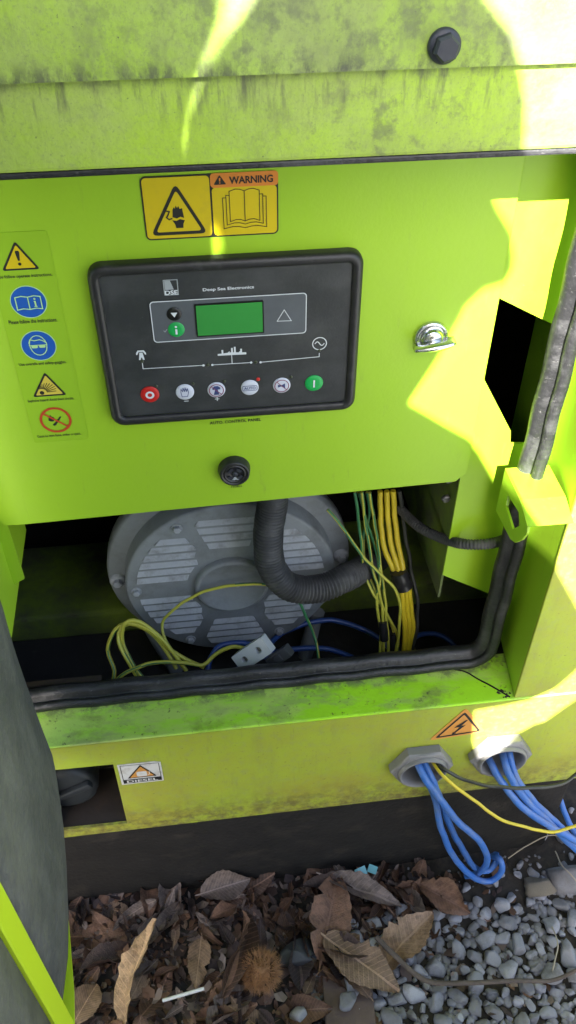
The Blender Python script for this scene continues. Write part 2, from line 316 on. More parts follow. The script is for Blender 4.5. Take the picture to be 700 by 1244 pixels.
    def build(s, name, mats, parent=None, bevel=0.0, seg=2, recalc=False, weld=False):
        mats = mats if isinstance(mats, (list, tuple)) else [mats]
        me = bpy.data.meshes.new(name)
        xs = [p[0] for p in s.v]; ys = [p[1] for p in s.v]; zs = [p[2] for p in s.v]
        org = V(((min(xs) + max(xs)) / 2, (min(ys) + max(ys)) / 2, min(zs)))
        me.from_pydata([V(p) - org for p in s.v], [], s.f)
        for m in mats: me.materials.append(M[m])
        me.polygons.foreach_set('material_index', s.mi); me.polygons.foreach_set('use_smooth', s.sm)
        if bevel or recalc or weld:
            bm = bmesh.new(); bm.from_mesh(me)
            if weld: bmesh.ops.remove_doubles(bm, verts=bm.verts, dist=1e-6)
            if recalc or bevel: bmesh.ops.recalc_face_normals(bm, faces=bm.faces)
            if bevel:
                ed = [e for e in bm.edges if len(e.link_faces) == 2 and e.calc_face_angle(0) > R(30)]
                bmesh.ops.bevel(bm, geom=ed, offset=bevel, segments=seg, affect='EDGES', profile=0.6, clamp_overlap=True)
            bm.to_mesh(me); bm.free()
        o = bpy.data.objects.new(name, me); col.objects.link(o)
        place(o, org, parent); return o
WORLD = {}
def place(o, org, parent):
    wpos = V((org[0], org[1], org[2] + Z0)); WORLD[o.name] = wpos
    if parent: o.parent = parent; o.location = wpos - WORLD[parent.name]
    else: o.location = wpos
def spline(pts, step):
    pts = [V(p) for p in pts]
    if len(pts) == 2: n = max(2, int((pts[1] - pts[0]).length / step)); return [pts[0].lerp(pts[1], i / n) for i in range(n + 1)]
    P = [pts[0] * 2 - pts[1]] + pts + [pts[-1] * 2 - pts[-2]]; out = []
    for i in range(1, len(P) - 2):
        a, b, c, d = P[i - 1:i + 3]; n = max(2, int((c - b).length / step))
        for k in range(n):
            t = k / n; out.append(0.5 * ((2 * b) + (c - a) * t + (2 * a - 5 * b + 4 * c - d) * t * t + (3 * b - a - 3 * c + d) * t ** 3))
    out.append(pts[-1]); return out
def tag(o, label, cat=None, group=None, kind=None):
    o['label'] = label
    if cat: o['category'] = cat
    if group: o['group'] = group
    if kind: o['kind'] = kind
    return o
def thing(name, org, label, cat, group=None):
    o = bpy.data.objects.new(name, None); col.objects.link(o); o.empty_display_size = 0.02; place(o, org, None)
    return tag(o, label, cat, group)
def plate(outer, holes, y0, y1):                  # sheet in the XZ plane with real holes
    bm = bmesh.new(); es = []
    def loop(lp):
        vs = [bm.verts.new((x, y0, z)) for x, z in lp]; return [bm.edges.new((vs[i], vs[(i + 1) % len(vs)])) for i in range(len(vs))]
    for lp in [outer] + holes: es += loop(lp)
    r = bmesh.ops.triangle_fill(bm, use_beauty=True, edges=es)
    fs = [f for f in bm.faces]
    for f in fs:
        if f.normal.y > 0: f.normal_flip()
    ex = bmesh.ops.extrude_face_region(bm, geom=fs)
    for v in [g for g in ex['geom'] if isinstance(g, bmesh.types.BMVert)]: v.co.y = y1
    bm.faces.ensure_lookup_table(); bmesh.ops.recalc_face_normals(bm, faces=bm.faces)
    bm.verts.index_update(); m = MB(); m.add([v.co[:] for v in bm.verts], [[v.index for v in f.verts] for f in bm.faces]); bm.free(); return m
def rrect(x0, x1, z0, z1, r, n=6):
    out = []
    for cx, cz, a in ((x1 - r, z1 - r, 0), (x0 + r, z1 - r, 90), (x0 + r, z0 + r, 180), (x1 - r, z0 + r, 270)):
        out += [(cx + r * math.cos(R(a + 90 * k / n)), cz + r * math.sin(R(a + 90 * k / n))) for k in range(n + 1)]
    return out
def circ(c, r, n=32, sx=1): return [(c[0] + sx * r * math.cos(2 * math.pi * i / n), c[1] + r * math.sin(2 * math.pi * i / n)) for i in range(n)]
def text(s, m, parent, x, z, y, width, height=None, bold=0.0, name='lettering', rot=0.0, left=False):
    cu = bpy.data.curves.new('t', 'FONT'); cu.body = s; cu.size = 1.0; cu.offset = bold; cu.resolution_u = 3
    ob = bpy.data.objects.new('t', cu); col.objects.link(ob); bpy.context.view_layer.update()
    me = bpy.data.meshes.new_from_object(ob); bpy.data.objects.remove(ob)
    vs = [v.co.copy() for v in me.vertices]; fs = [list(p.vertices) for p in me.polygons]; bpy.data.meshes.remove(me)
    x0 = min(v.x for v in vs); x1 = max(v.x for v in vs); z0 = min(v.y for v in vs); z1 = max(v.y for v in vs)
    kx = width / (x1 - x0); kz = (height / (z1 - z0)) if height else kx
    out = []
    for v in vs:
        px = (v.x - (x0 if left else (x0 + x1) / 2)) * kx; pz = (v.y - (z0 + z1) / 2) * kz
        out.append((x + px * math.cos(rot) - pz * math.sin(rot), y, z + px * math.sin(rot) + pz * math.cos(rot)))
    b = MB(); b.add(out, fs); return b.build(name, m, parent)

# ================================================================== the ground
GZ = -Z0
def struct(o, label=None):
    o['kind'] = 'structure'
    if label: o['label'] = label
    return o
g = MB(); N = 60
xs = [-40, -15, -5, -2] + [-1.2 + 2.4 * i / N for i in range(N + 1)] + [2, 5, 15, 40]
ys = [-40, -15, -5, -2] + [-0.9 + 1.2 * i / N for i in range(N + 1)] + [1, 2, 5, 15, 40]
gv = [(x, y, GZ + (0.012 * noise.noise(V((x * 7, y * 7, 0))) + 0.006 * noise.noise(V((x * 23, y * 23, 3))) - 0.006)) for y in ys for x in xs]
nx = len(xs)
g.add(gv, [(j * nx + i, j * nx + i + 1, (j + 1) * nx + i + 1, (j + 1) * nx + i) for j in range(len(ys) - 1) for i in range(nx - 1)], 0, True)
for k, f in enumerate(g.f):
    cx = sum(g.v[i][0] for i in f) / 4; cy = sum(g.v[i][1] for i in f) / 4
    if abs(cx) > 0.95 or cy < -0.55 or cy > 0.3: g.mi[k] = 1
ground = struct(g.build('ground', ['soil', 'yard']))
def gh(x, y): return GZ + (0.012 * noise.noise(V((x * 7, y * 7, 0))) + 0.006 * noise.noise(V((x * 23, y * 23, 3))) - 0.006)

# ================================================================== generator housing
YO = -0.10
H = thing('generator_enclosure', (0, 0.4, GZ), 'lime green sheet metal generator enclosure on a black base frame', 'enclosure')
# top rail over the opening: lower hem sheet and upper roof sheet that overlaps it
lo = MB(); lo.add([(-0.62, YO, 0.1935), (0.62, YO, 0.1935), (0.62, YO, 0.256), (-0.62, YO, 0.256), (-0.62, YO + 0.02, 0.1935), (0.62, YO + 0.02, 0.1935), (0.62, YO + 0.02, 0.256), (-0.62, YO + 0.02, 0.256)],
  [(0, 1, 2, 3), (0, 4, 5, 1), (5, 4, 7, 6), (3, 2, 6, 7), (0, 3, 7, 4), (1, 5, 6, 2)])
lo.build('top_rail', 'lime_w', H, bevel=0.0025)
MB().box(-0.60, 0.60, YO + 0.0015, YO + 0.014, 0.1885, 0.1932).build('head_seal', 'rubber', H, bevel=0.0015)
prof = [(YO - 0.006, 0.2513), (YO - 0.0062, 0.40), (YO + 0.0, 0.44), (YO + 0.03, 0.475), (YO + 0.09, 0.49), (0.9, 0.50)]
up = MB(); L0 = [(y, z) for y, z in prof]; L1 = [(y + 0.003 if i < 3 else y, z - (0.003 if i >= 3 else 0)) for i, (y, z) in enumerate(prof)]
up.loft([[(x, y, z) for y, z in L0 + L1[::-1]] for x in (-0.62, 0.62)], 0, False, True, True)
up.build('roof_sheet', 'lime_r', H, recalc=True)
bt = at(541, 57, YO - 0.010)
b = MB(); b.lathe((bt.x, bt.z), [(0.0108, YO - 0.006), (0.0108, YO - 0.009), (0.0095, YO - 0.0105)], 28)
hx = MB()
B = b.build('bolt', 'boltblack', H)
hx.lathe((bt.x, bt.z), [(0.0088, YO - 0.0100), (0.0088, YO - 0.0150), (0.0072, YO - 0.017)], 6, smooth=False, ang=0.3); hx.build('bolt_head', 'boltblack', B)
# underside / shelf of the top rail, closing the box above the panel
MB().box(-0.62, 0.62, YO + 0.021, 0.9, 0.215, 0.22).build('header_panel', 'lime_in', H)
# right post: outer face and jamb
JX = 0.333
p = MB(); p.prism([(JX, -0.4955), (0.62, -0.4955), (0.62, 0.192), (JX, 0.192)], YO, YO + 0.004)
p.build('corner_post', 'lime_y', H, bevel=0.001)
p = MB(); p.add([(JX + 0.0005, YO + 0.004, -0.495), (JX + 0.0005, YO + 0.004, 0.192), (JX + 0.012, 0.005, 0.192), (JX + 0.012, 0.005, -0.495)] + [(JX + 0.004, YO + 0.004, -0.495), (JX + 0.004, YO + 0.004, 0.192), (JX + 0.016, 0.005, 0.192), (JX + 0.016, 0.005, -0.495)],
  [(0, 1, 2, 3), (7, 6, 5, 4), (0, 4, 5, 1), (3, 2, 6, 7)]); p.build('door_jamb', 'lime', H, recalc=True)
p = MB(); p.prism([(-0.62, -0.4955), (-JX, -0.4955), (-JX, 0.192), (-0.62, 0.192)], YO, YO + 0.004); p.build('corner_post', 'lime_y', H, bevel=0.001)
p = MB(); p.box(-JX - 0.016, -JX - 0.0125, YO + 0.0045, 0.005, -0.495, 0.192); p.build('door_jamb', 'lime', H)
# sill ledge and sill face
lg = MB(); lg.add([(-0.62, YO - 0.0005, -0.4965), (0.62, YO - 0.0005, -0.4965), (0.62, -0.028, -0.4965), (-0.62, -0.028, -0.4965), (-0.62, YO - 0.0005, -0.501), (0.62, YO - 0.0005, -0.501), (0.62, -0.028, -0.501), (-0.62, -0.028, -0.501)],
  [(0, 1, 2, 3), (7, 6, 5, 4), (0, 4, 5, 1), (3, 2, 6, 7)]); lg.build('sill_ledge', 'lime_l', H, bevel=0.0022)
GL1, GL2 = (0.2235, -0.6245), (0.3335, -0.6195)
fp = [(-0.2755, -0.549), (-0.181, -0.5505), (-0.183, -0.7045), (-0.2755, -0.7035)]
face = plate([(-0.62, -0.5012), (0.62, -0.5012), (0.62, -0.7195), (-0.62, -0.7265)], [circ(GL1, 0.028), circ(GL2, 0.028), fp], YO, YO + 0.004)
face.build('sill_face', 'lime_y', H)

# weld seam where ledge meets jamb
s_ = MB(); s_.tube([V((0.268, -0.046, -0.496)), V((0.285, -0.055, -0.4958)), V((0.305, -0.075, -0.4957)), V((0.329, -0.097, -0.4955))], 0.0011, 5); s_.build('weld_seam', 'chassis', H)
s_ = MB()
for k in range(14):
    a = random.random(); x = 0.318 + 0.013 * a + random.uniform(-.006, .004); y = -0.085 - 0.012 * a + random.uniform(-.006, .006)
    r = random.uniform(.001, .0028); s_.add([(x - r, y, -0.4962), (x, y - r, -0.4962), (x + r, y, -0.4962), (x, y + r, -0.4962), (x, y, -0.4962 + r * .8)], [(0, 1, 4), (1, 2, 4), (2, 3, 4), (3, 0, 4)])
s_.build('dirt_crumbs', 'soil', H)['kind'] = 'stuff'
# base frame
sk = MB(); sk.box(-0.62, 0.468, YO + 0.006, 0.9, GZ - 0.02, -0.71); sk.build('base_frame', 'chassis', H, bevel=0.004)
# fuel pocket
pk = MB(); pk.add([(-0.2755, YO + 0.004, -0.545), (-0.18, YO + 0.004, -0.545), (-0.18, YO + 0.004, -0.706), (-0.2755, YO + 0.004, -0.706), (-0.2755, 0.0, -0.545), (-0.18, 0.0, -0.545), (-0.18, -0.01, -0.706), (-0.2755, -0.01, -0.706)],
  [(4, 5, 6, 7), (0, 1, 5, 4), (1, 2, 6, 5), (2, 3, 7, 6), (3, 0, 4, 7)]); pk.build('fuel_pocket', 'pocket', H)
# remaining walls so that the box is closed
wl = MB(); wl.box(-0.62, -0.615, YO + 0.01, 0.9, -0.709, 0.485); wl.build('side_wall', 'lime', H)
wl = MB(); wl.box(0.615, 0.62, YO + 0.01, 0.9, -0.709, 0.485); wl.build('side_wall', 'lime', H)
wl = MB(); wl.box(-0.61, 0.61, 0.88, 0.9, -0.709, 0.485); wl.build('rear_wall', 'foamblack', H)
MB().box(-0.61, 0.61, 0.42, 0.43, -0.66, 0.21).build('bulkhead_lining', 'foamblack', H)
MB().box(-0.40, -0.39, 0.01, 0.42, -0.66, 0.21).build('side_lining', 'foamblack', H)
MB().box(0.55, 0.56, 0.01, 0.42, -0.66, 0.21).build('side_lining', 'foamblack', H)
MB().box(-0.61, 0.61, -0.027, 0.42, -0.675, -0.655).build('inner_floor', 'floor', H)
MB().box(-0.61, 0.61, -0.031, -0.028, -0.66, -0.502).build('sill_back_panel', 'rail', H)
MB().box(-0.41, -0.19, -0.0205, -0.006, -0.492, -0.488).build('sill_lip', 'pocket', H)
r_ = MB(); r_.box(-0.61, 0.61, 0.20, 0.36, -0.6545, -0.602); r_.build('cross_rail', 'rail', H, bevel=0.006)
# inner frame plate beside the control panel, with the ventilation cut-out
hole = [(0.2705, 0.0135), (0.3275, -0.024), (0.3275, -0.170), (0.303, -0.168), (0.300, -0.150), (0.263, -0.083), (0.2705, -0.03)]
hole = [(0.2585, 0.0135), (0.3275, -0.024), (0.3275, -0.170), (0.303, -0.168), (0.300, -0.150), (0.2585, -0.079)]
pr = plate([(0.2525, 0.212), (0.345, 0.212), (0.345, -0.43), (0.323, -0.420), (0.2525, -0.374)], [hole], 0.011, 0.014)
pr.build('inner_frame_plate', 'lime', H)
MB().box(0.2525, 0.2555, 0.0145, 0.24, -0.42, -0.20).build('inner_side_plate', 'rail', H)
pl_ = MB(); pl_.prism([(-0.345, 0.212), (-0.2525, 0.212), (-0.2525, -0.31), (-0.345, -0.36)], 0.006, 0.009); pl_.build('inner_frame_plate', 'lime', H)
lp = MB(); lp.add([(-0.262, 0.10, -0.20), (-0.262, 0.10, -0.320), (-0.268, -0.05, -0.345), (-0.268, -0.05, -0.20), (-0.265, 0.10, -0.20), (-0.265, 0.10, -0.320), (-0.271, -0.05, -0.345), (-0.271, -0.05, -0.20)],
  [(0, 1, 2, 3), (7, 6, 5, 4), (1, 5, 6, 2), (0, 3, 7, 4), (2, 6, 7, 3), (0, 4, 5, 1)]); lp.build('inner_side_plate', 'lime', H, recalc=True)
lp = MB(); lp.prism([(-0.30, -0.20), (-0.2685, -0.20), (-0.2685, -0.345), (-0.285, -0.362), (-0.30, -0.362)], -0.053, -0.0505); lp.build('folded_flange', 'lime', H)
for zz in (-0.232, -0.262):
    b = MB(); b.lathe((0.2475, zz), [(0.0055, 0.034), (0.0055, 0.030), (0.004, 0.0285)], 6, smooth=False); b.build('bolt', 'steel', H)
MB().box(0.347, 0.350, 0.0145, 0.112, -0.30, 0.12).build('added_vent_plate', 'lime_in', H)  # plate added behind the cut-out to catch sky light in the black opening
# rubber door seal swept round the opening
def sealpath():
    P = []; x0, z0, rad = -0.42, -0.496, 0.035; xr = 0.3210
    P.append((V((x0, z0)), V((0, 1)))); n = 60
    for i in range(1, n + 1): P.append((V((x0 + (xr - rad - x0) * i / n, z0 + 0.0012 * math.sin(i * 0.9) * (i < n))), V((0, 1))))
    for k in range(1, 11):
        a = R(-90 + 9 * k); P.append((V((xr - rad + rad * math.cos(a), z0 + rad + rad * math.sin(a))), V((-math.cos(a), -math.sin(a)))))
    for i in range(1, 41): P.append((V((xr + 0.0008 * math.sin(i * 1.3) * (i < 40), z0 + rad + (0.19 - z0 - rad) * i / 40)), V((-1, 0))))
    return P
sp_ = [(-0.0485, 0.0005), (-0.0510, 0.005), (-0.0500, 0.010), (-0.0465, 0.0125), (-0.0430, 0.0125), (-0.0415, 0.0105), (-0.0400, 0.0125), (-0.0385, 0.0175), (-0.0345, 0.0215), (-0.0285, 0.0225), (-0.0230, 0.0195), (-0.0205, 0.0140), (-0.0205, 0.0005)]
sl = MB(); sl.loft([[(c.x + nn.x * h, y, c.y + nn.y * h) for y, h in sp_] for c, nn in sealpath()], 0, True, True, True)
sl.build('rubber_seal', 'rubber', H, recalc=True)
# latch striker bracket on the right jamb
lb = thing('latch_bracket', (0.305, -0.06, -0.25), 'small green folded striker bracket with a slot, clipped over the door seal', 'bracket')
SD = [(-0.028, -0.169), (-0.028, -0.230), (-0.078, -0.2265), (-0.090, -0.220), (-0.103, -0.203), (-0.110, -0.187), (-0.108, -0.1795), (-0.078, -0.1695)]
SL = [(-0.050, -0.2045), (-0.0485, -0.189), (-0.082, -0.1835), (-0.0905, -0.1950), (-0.078, -0.2115)]
b = plate(SD, [SL], 0.285, 0.2875)
b.v = [(y, x, z) for x, y, z in b.v]
b.build('side_plate', 'lime', lb, recalc=True)
b = MB(); b.loft([[(x, y, z + dz) for y, z, dz in ((-0.028, -0.169, 0), (-0.078, -0.1695, 0), (-0.108, -0.1795, 0), (-0.106, -0.182, 0), (-0.0775, -0.172, 0), (-0.028, -0.1715, 0))] for x in (0.2853, 0.3335)], 0, False, True, True)
b.build('top_plate', 'lime', lb, recalc=True)
b = MB(); b.lathe((0, 0), [(0.011, -0.008), (0.011, 0), (0.009, 0.002)], 6, smooth=False)
b.v = [(0.2955 - y * 0.8, -0.070 + x, -0.199 + z) for x, y, z in b.v]
b.build('latch_bolt', 'boltblack', lb, recalc=True)

# ================================================================== control panel
PN = thing('control_cabinet', (0, 0, -0.215), 'flat lime green control panel plate with clipped lower corners', 'control panel')
po = [(-0.2605, 0.205), (0.2545, 0.205), (0.2545, -0.196), (0.243, -0.2075), (-0.240, -0.2195), (-0.254, -0.2185), (-0.2605, -0.208)]
b = plate(po, [], 0.0, 0.0025); b.build('panel_plate', 'lime', PN, bevel=0.0007)
b = MB(); b.box(-0.243, 0.238, 0.003, 0.0045, -0.206, 0.2); b.box(-0.258, -0.2555, 0.0028, 0.004, -0.2, 0.2); b.build('panel_return', 'lime_in', PN)
b = MB(); b.box(-0.24, 0.236, 0.0052, 0.15, -0.185, 0.2); b.build('panel_back_box', 'foamblack', PN)

# ------------------------------------------------ control module
CM = thing('control_module', (0, -0.006, -0.09), 'black generator control module with green screen and round push buttons', 'control module')
def rl(ins, y, r): return [(x, y, z) for x, z in rrect(-0.1205 + ins, 0.1205 - ins, -0.0905 + ins, 0.0790 - ins, r)]
b = MB(); b.loft([rl(0, -0.0005, 0.013), rl(0, -0.007, 0.013), rl(0.0008, -0.0095, 0.0125), rl(0.003, -0.0115, 0.011), rl(0.006, -0.0120, 0.009), rl(0.0088, -0.0112, 0.006), rl(0.0098, -0.0095, 0.005), rl(0.0102, -0.0078, 0.005)], 0, True)
b.build('bezel', 'blackplastic', CM)
FY = -0.0080
b = MB(); b.prism(rrect(-0.1108, 0.1108, -0.0800, 0.0690, 0.003), FY, -0.004); fas = b.build('fascia', 'fascia', CM)
b = MB(); b.prism(rrect(-0.0705, 0.0700, 0.0005, 0.0420, 0.0035), FY - 0.0005, FY + 0.001); b.build('display_surround', 'fgrey', CM)
b = MB(); a = rrect(-0.0705, 0.0700, 0.0005, 0.0420, 0.0035); c = rrect(-0.0697, 0.0692, 0.0013, 0.0412, 0.0028)
n = len(a); b.add([(x, FY - 0.0008, z) for x, z in a + c], [(i, n + i, n + (i + 1) % n, (i + 1) % n) for i in range(n)]); b.build('display_outline', 'print', CM)
D = MB(); D.prism(rrect(-0.0312, 0.0308, 0.0042, 0.0372, 0.001), FY - 0.0016, FY); D = D.build('display', 'bblack', CM)
b = MB(); b.flat(rrect(-0.0300, 0.0296, 0.0054, 0.0360, 0.0006), FY - 0.0019); b.build('screen', 'lcd', D)
YP = FY - 0.0006
text('Deep Sea Electronics', 'print', CM, 0.0, 0.0502, YP, 0.0452, 0.0037, bold=0.02)
lgz = MB(); lgz.line([(-0.0562, 0.0475), (-0.0562, 0.0618), (-0.0442, 0.0618), (-0.0442, 0.0475)], 0.0008, YP, closed=True)
lgz.flat([(-0.0555, 0.0525), (-0.0555, 0.0612), (-0.0505, 0.0612), (-0.0478, 0.0525)], YP + 0.0001); lgz.build('logo_square', 'printgrey', CM)
text('DSE', 'print', CM, -0.0502, 0.0499, YP - 0.0002, 0.0112, 0.0042, bold=0.03, name='logo_lettering')
# mimic diagram
b = MB(); b.line([(-0.0836, -0.0205), (-0.0836, -0.0266), (-0.0275, -0.0272)], 0.0007, YP); b.line([(-0.0185, -0.0274), (0.0175, -0.0276)], 0.0007, YP); b.line([(-0.0002, -0.0270), (-0.0002, -0.0175)], 0.0007, YP)
b.line([(0.0270, -0.0280), (0.0829, -0.0262), (0.0829, -0.0222)], 0.0007, YP)
for x, z in ((-0.0272, -0.0272), (-0.0188, -0.0274), (0.0178, -0.0276), (0.0268, -0.028)): b.disc((x, z), 0.0012, YP - 0.0001, n=12)
b.build('mimic_line', 'print', CM)
def led(x, z, m, r=0.0016): q = MB(); q.lathe((x, z), [(r, FY), (r, FY - 0.0006), (r * 0.6, FY - 0.001)], 14); q.build('indicator_lamp', m, CM)
for x, z in ((-0.0836, -0.0185), (-0.0230, -0.0273), (0.0223, -0.0278), (0.0829, -0.0195), (-0.0735, -0.0472), (-0.0385, -0.0472), (-0.0085, -0.0472), (0.0560, -0.0472)): led(x, z, 'leddark')
led(0.0240, -0.0472, 'ledred', 0.0019)
b = MB(); b.flat([(-0.0132, -0.0178), (0.0135, -0.0182), (0.0135, -0.0160), (-0.0005, -0.0150), (-0.0132, -0.0160)], YP)
for x, h in ((-0.0095, 0.006), (-0.0005, 0.0075), (0.0022, 0.0085), (0.0080, 0.0060)): b.flat([(x, -0.0178), (x + 0.0016, -0.0178), (x + 0.0016, -0.0178 + h), (x, -0.0178 + h)], YP - 0.0001)
for x in (-0.006, 0.0045): b.flat([(x, -0.017), (x + 0.004, -0.017), (x + 0.004, -0.0135)], YP - 0.0002)
b.build('factory_pictogram', 'print', CM)
b = MB(); b.flat([(-0.0862, -0.0168), (-0.0850, -0.0090), (-0.0822, -0.0090), (-0.0810, -0.0168), (-0.0826, -0.0168), (-0.0832, -0.0145), (-0.0840, -0.0145), (-0.0846, -0.0168)], YP)
b.flat([(-0.0880, -0.0092), (-0.0882, -0.0112), (-0.0872, -0.0112), (-0.0856, -0.0082), (-0.0816, -0.0082), (-0.0800, -0.0112), (-0.0790, -0.0112), (-0.0792, -0.0092), (-0.0808, -0.0066), (-0.0864, -0.0066)], YP - 0.0001); b.build('pylon_pictogram', 'print', CM)
b = MB(); b.ring((0.0829, -0.0118), 0.0061, 0.0070, YP); b.line([(0.0785 + 0.0088 * k / 10, -0.0118 + 0.0021 * math.sin(2 * math.pi * k / 10)) for k in range(11)], 0.0008, YP); b.build('mains_pictogram', 'print', CM)
b = MB(); b.line([(0.0430, 0.0150), (0.0560, 0.0146), (0.0495, 0.0262)], 0.0006, FY - 0.0009, closed=True); b.build('up_arrow', 'print', CM)
b = MB(); b.line([(-0.0605, 0.0125), (-0.0595, 0.0110), (-0.0575, 0.0137)], 0.0006, FY - 0.0009); b.build('tick_mark', 'printgrey', CM)
b = MB(); b.line([(-0.0485, -0.0666), (-0.0445, -0.0666)], 0.0008, YP); b.build('minus_print', 'print', CM); b = MB(); b.line([(-0.0185, -0.0666), (-0.0145, -0.0666)], 0.0008, YP); b.line([(-0.0165, -0.0686), (-0.0165, -0.0646)], 0.0008, YP - 0.0001); b.build('plus_print', 'print', CM)
def button(x, z, r, m):
    q = MB(); q.lathe((x, z), [(r, FY), (r, FY - 0.0007), (r * 0.94, FY - 0.0012), (r * 0.5, FY - 0.0014)], 28); return q.build('push_button', m, CM)
BY = FY - 0.0017; BZ = -0.0560
q = button(-0.0497, 0.0285, 0.0068, 'bblack'); b = MB(); b.flat([(-0.0527, 0.0305), (-0.0467, 0.0305), (-0.0497, 0.0257)], BY); b.build('down_arrow', 'print', q)
q = button(-0.0492, 0.0127, 0.0076, 'bgreen'); b = MB(); b.flat([(-0.0501, 0.0083), (-0.0483, 0.0083), (-0.0483, 0.0137), (-0.0501, 0.0137)], BY); b.disc((-0.0492, 0.0160), 0.0011, BY, n=12); b.build('information_mark', 'print', q)
q = button(-0.0805, BZ, 0.0090, 'bred'); b = MB(); b.ring((-0.0805, BZ), 0.0022, 0.0042, BY, n=24); b.build('stop_mark', 'print', q)
q = button(-0.0470, BZ, 0.0088, 'bwhite'); b = MB(); b.line([(-0.0500, BZ - 0.0045), (-0.0508, BZ + 0.0005), (-0.0505, BZ + 0.0042), (-0.0490, BZ + 0.0012), (-0.0485, BZ + 0.0054), (-0.0472, BZ + 0.0012), (-0.0465, BZ + 0.0056), (-0.0455, BZ + 0.0012), (-0.0445, BZ + 0.0046), (-0.0435, BZ), (-0.0448, BZ - 0.0045)], 0.0006, BY, closed=True); b.build('hand_pictogram', 'navy', q)
q = button(-0.0167, BZ, 0.0086, 'bwhite'); b = MB(); b.ring((-0.0167, BZ), 0.0064, 0.0072, BY, n=28); b.line([(-0.0212, BZ + 0.0045), (-0.0122, BZ - 0.0045)], 0.0007, BY); b.build('prohibition_ring', 'maroon', q)
b = MB(); b.flat([(-0.0195, BZ - 0.005), (-0.0180, BZ + 0.001), (-0.0205, BZ + 0.001), (-0.0205, BZ + 0.003), (-0.0185, BZ + 0.005), (-0.0150, BZ + 0.005), (-0.0128, BZ + 0.003), (-0.0128, BZ + 0.001), (-0.0155, BZ + 0.001), (-0.0140, BZ - 0.005)], BY + 0.0001); b.build('lamp_pictogram', 'navy', q)
q = button(0.0157, BZ, 0.0086, 'bwhite'); b = MB(); a = rrect(0.0087, 0.0227, BZ - 0.0026, BZ + 0.0026, 0.0012, 3); b.line(a, 0.0005, BY, closed=True); b.build('auto_frame', 'navy', q)
text('AUTO', 'navy', q, 0.0157, BZ, BY, 0.0112, 0.0030, bold=0.02)
q = button(0.0468, BZ, 0.0086, 'bwhite'); b = MB(); b.ring((0.0468, BZ), 0.0064, 0.0072, BY, n=28); b.line([(0.0423, BZ + 0.0045), (0.0513, BZ - 0.0045)], 0.0007, BY); b.build('prohibition_ring', 'maroon', q)
b = MB(); b.flat([(0.0430, BZ + 0.0016), (0.0430, BZ - 0.0016), (0.0462, BZ - 0.0006), (0.0500, BZ - 0.0028), (0.0500, BZ + 0.0028), (0.0462, BZ + 0.0008)], BY + 0.0001); b.build('horn_pictogram', 'navy', q)
q = button(0.0785, BZ, 0.0090, 'bgreen'); b = MB(); b.flat([(0.0777, BZ - 0.0042), (0.0793, BZ - 0.0042), (0.0793, BZ + 0.0042), (0.0777, BZ + 0.0042)], BY); b.build('start_mark', 'print', q)

# ------------------------------------------------ panel legends, buzzer, quarter-turn latch
text('AUTO. CONTROL PANEL', 'pblack', PN, 0.0005, -0.1012, -0.0006, 0.052, 0.0036, bold=0.02, name='panel_legend')
text('HORN', 'pblack', PN, -0.002, -0.1885, -0.0006, 0.0115, 0.0024, bold=0.01, name='horn_legend')
bz = thing('buzzer', (-0.0035, -0.006, -0.184), 'round black alarm buzzer below the control module', 'buzzer')
c = (-0.0035, -0.1630)
b = MB(); b.lathe(c, [(0.0172, -0.0004), (0.0172, -0.003), (0.0165, -0.0055), (0.0158, -0.010), (0.0148, -0.0112), (0.0130, -0.0112), (0.0126, -0.0100), (0.0115, -0.0100), (0.0112, -0.0110), (0.0100, -0.0110), (0.0097, -0.0096), (0.0001, -0.0096)], 40); b.build('housing', 'blackplastic', bz)
b = MB()
for a0, a1 in ((200, 260), (280, 340), (20, 75), (105, 160)):
    a = [(c[0] + r * math.cos(R(t)), c[1] + r * math.sin(R(t))) for r, ts in ((0.0052, range(a0, a1 + 1, 10)), (0.0085, range(a1, a0 - 1, -10))) for t in ts]; b.prism(a, -0.0107, -0.0095)
b.lathe(c, [(0.0030, -0.0095), (0.0030, -0.0108), (0.0015, -0.0114)], 16); b.build('grille', 'boltblack', bz)
b = MB(); b.flat([(c[0] - 0.004, c[1] - 0.0070), (c[0] + 0.0045, c[1] - 0.0070), (c[0] + 0.002, c[1] - 0.0055), (c[0] + 0.001, c[1] - 0.0030), (c[0] - 0.001, c[1] - 0.0030), (c[0] - 0.002, c[1] - 0.0055)], -0.0110); b.build('bell_mark', 'printgrey', bz)
kb = thing('quarter_turn_latch', (0.193, -0.01, -0.026), 'shiny plated wing knob latch at the right side of the control panel', 'latch')
c = (0.1925, -0.0165)
b = MB(); b.lathe(c, [(0.0165, -0.0004), (0.0168, -0.0030), (0.0155, -0.0048), (0.0140, -0.0050), (0.0130, -0.0042), (0.0108, -0.0042), (0.0100, -0.0090), (0.0085, -0.0105), (0.0001, -0.0108)], 40); b.build('rosette', 'chrome', kb)
b = MB(); ls = []
for k in range(13):
    t = -1 + k / 6; x = c[0] + 0.0005 + 0.0195 * t; rt = R(8)
    th = 0.0036 * (1 - 0.35 * abs(t)); y1 = -0.0080; y0 = -0.0225 + 0.003 * t * t; zc = c[1] - 0.002 + 0.0195 * t * math.tan(rt)
    ls.append([(x, y1, zc + th), (x, y0 + 0.002, zc + th * 0.8), (x, y0, zc), (x, y0 + 0.002, zc - th * 0.8), (x, y1, zc - th)])
b.loft(ls, 0, True, True, True); b.build('wing', 'chrome', kb, recalc=True)

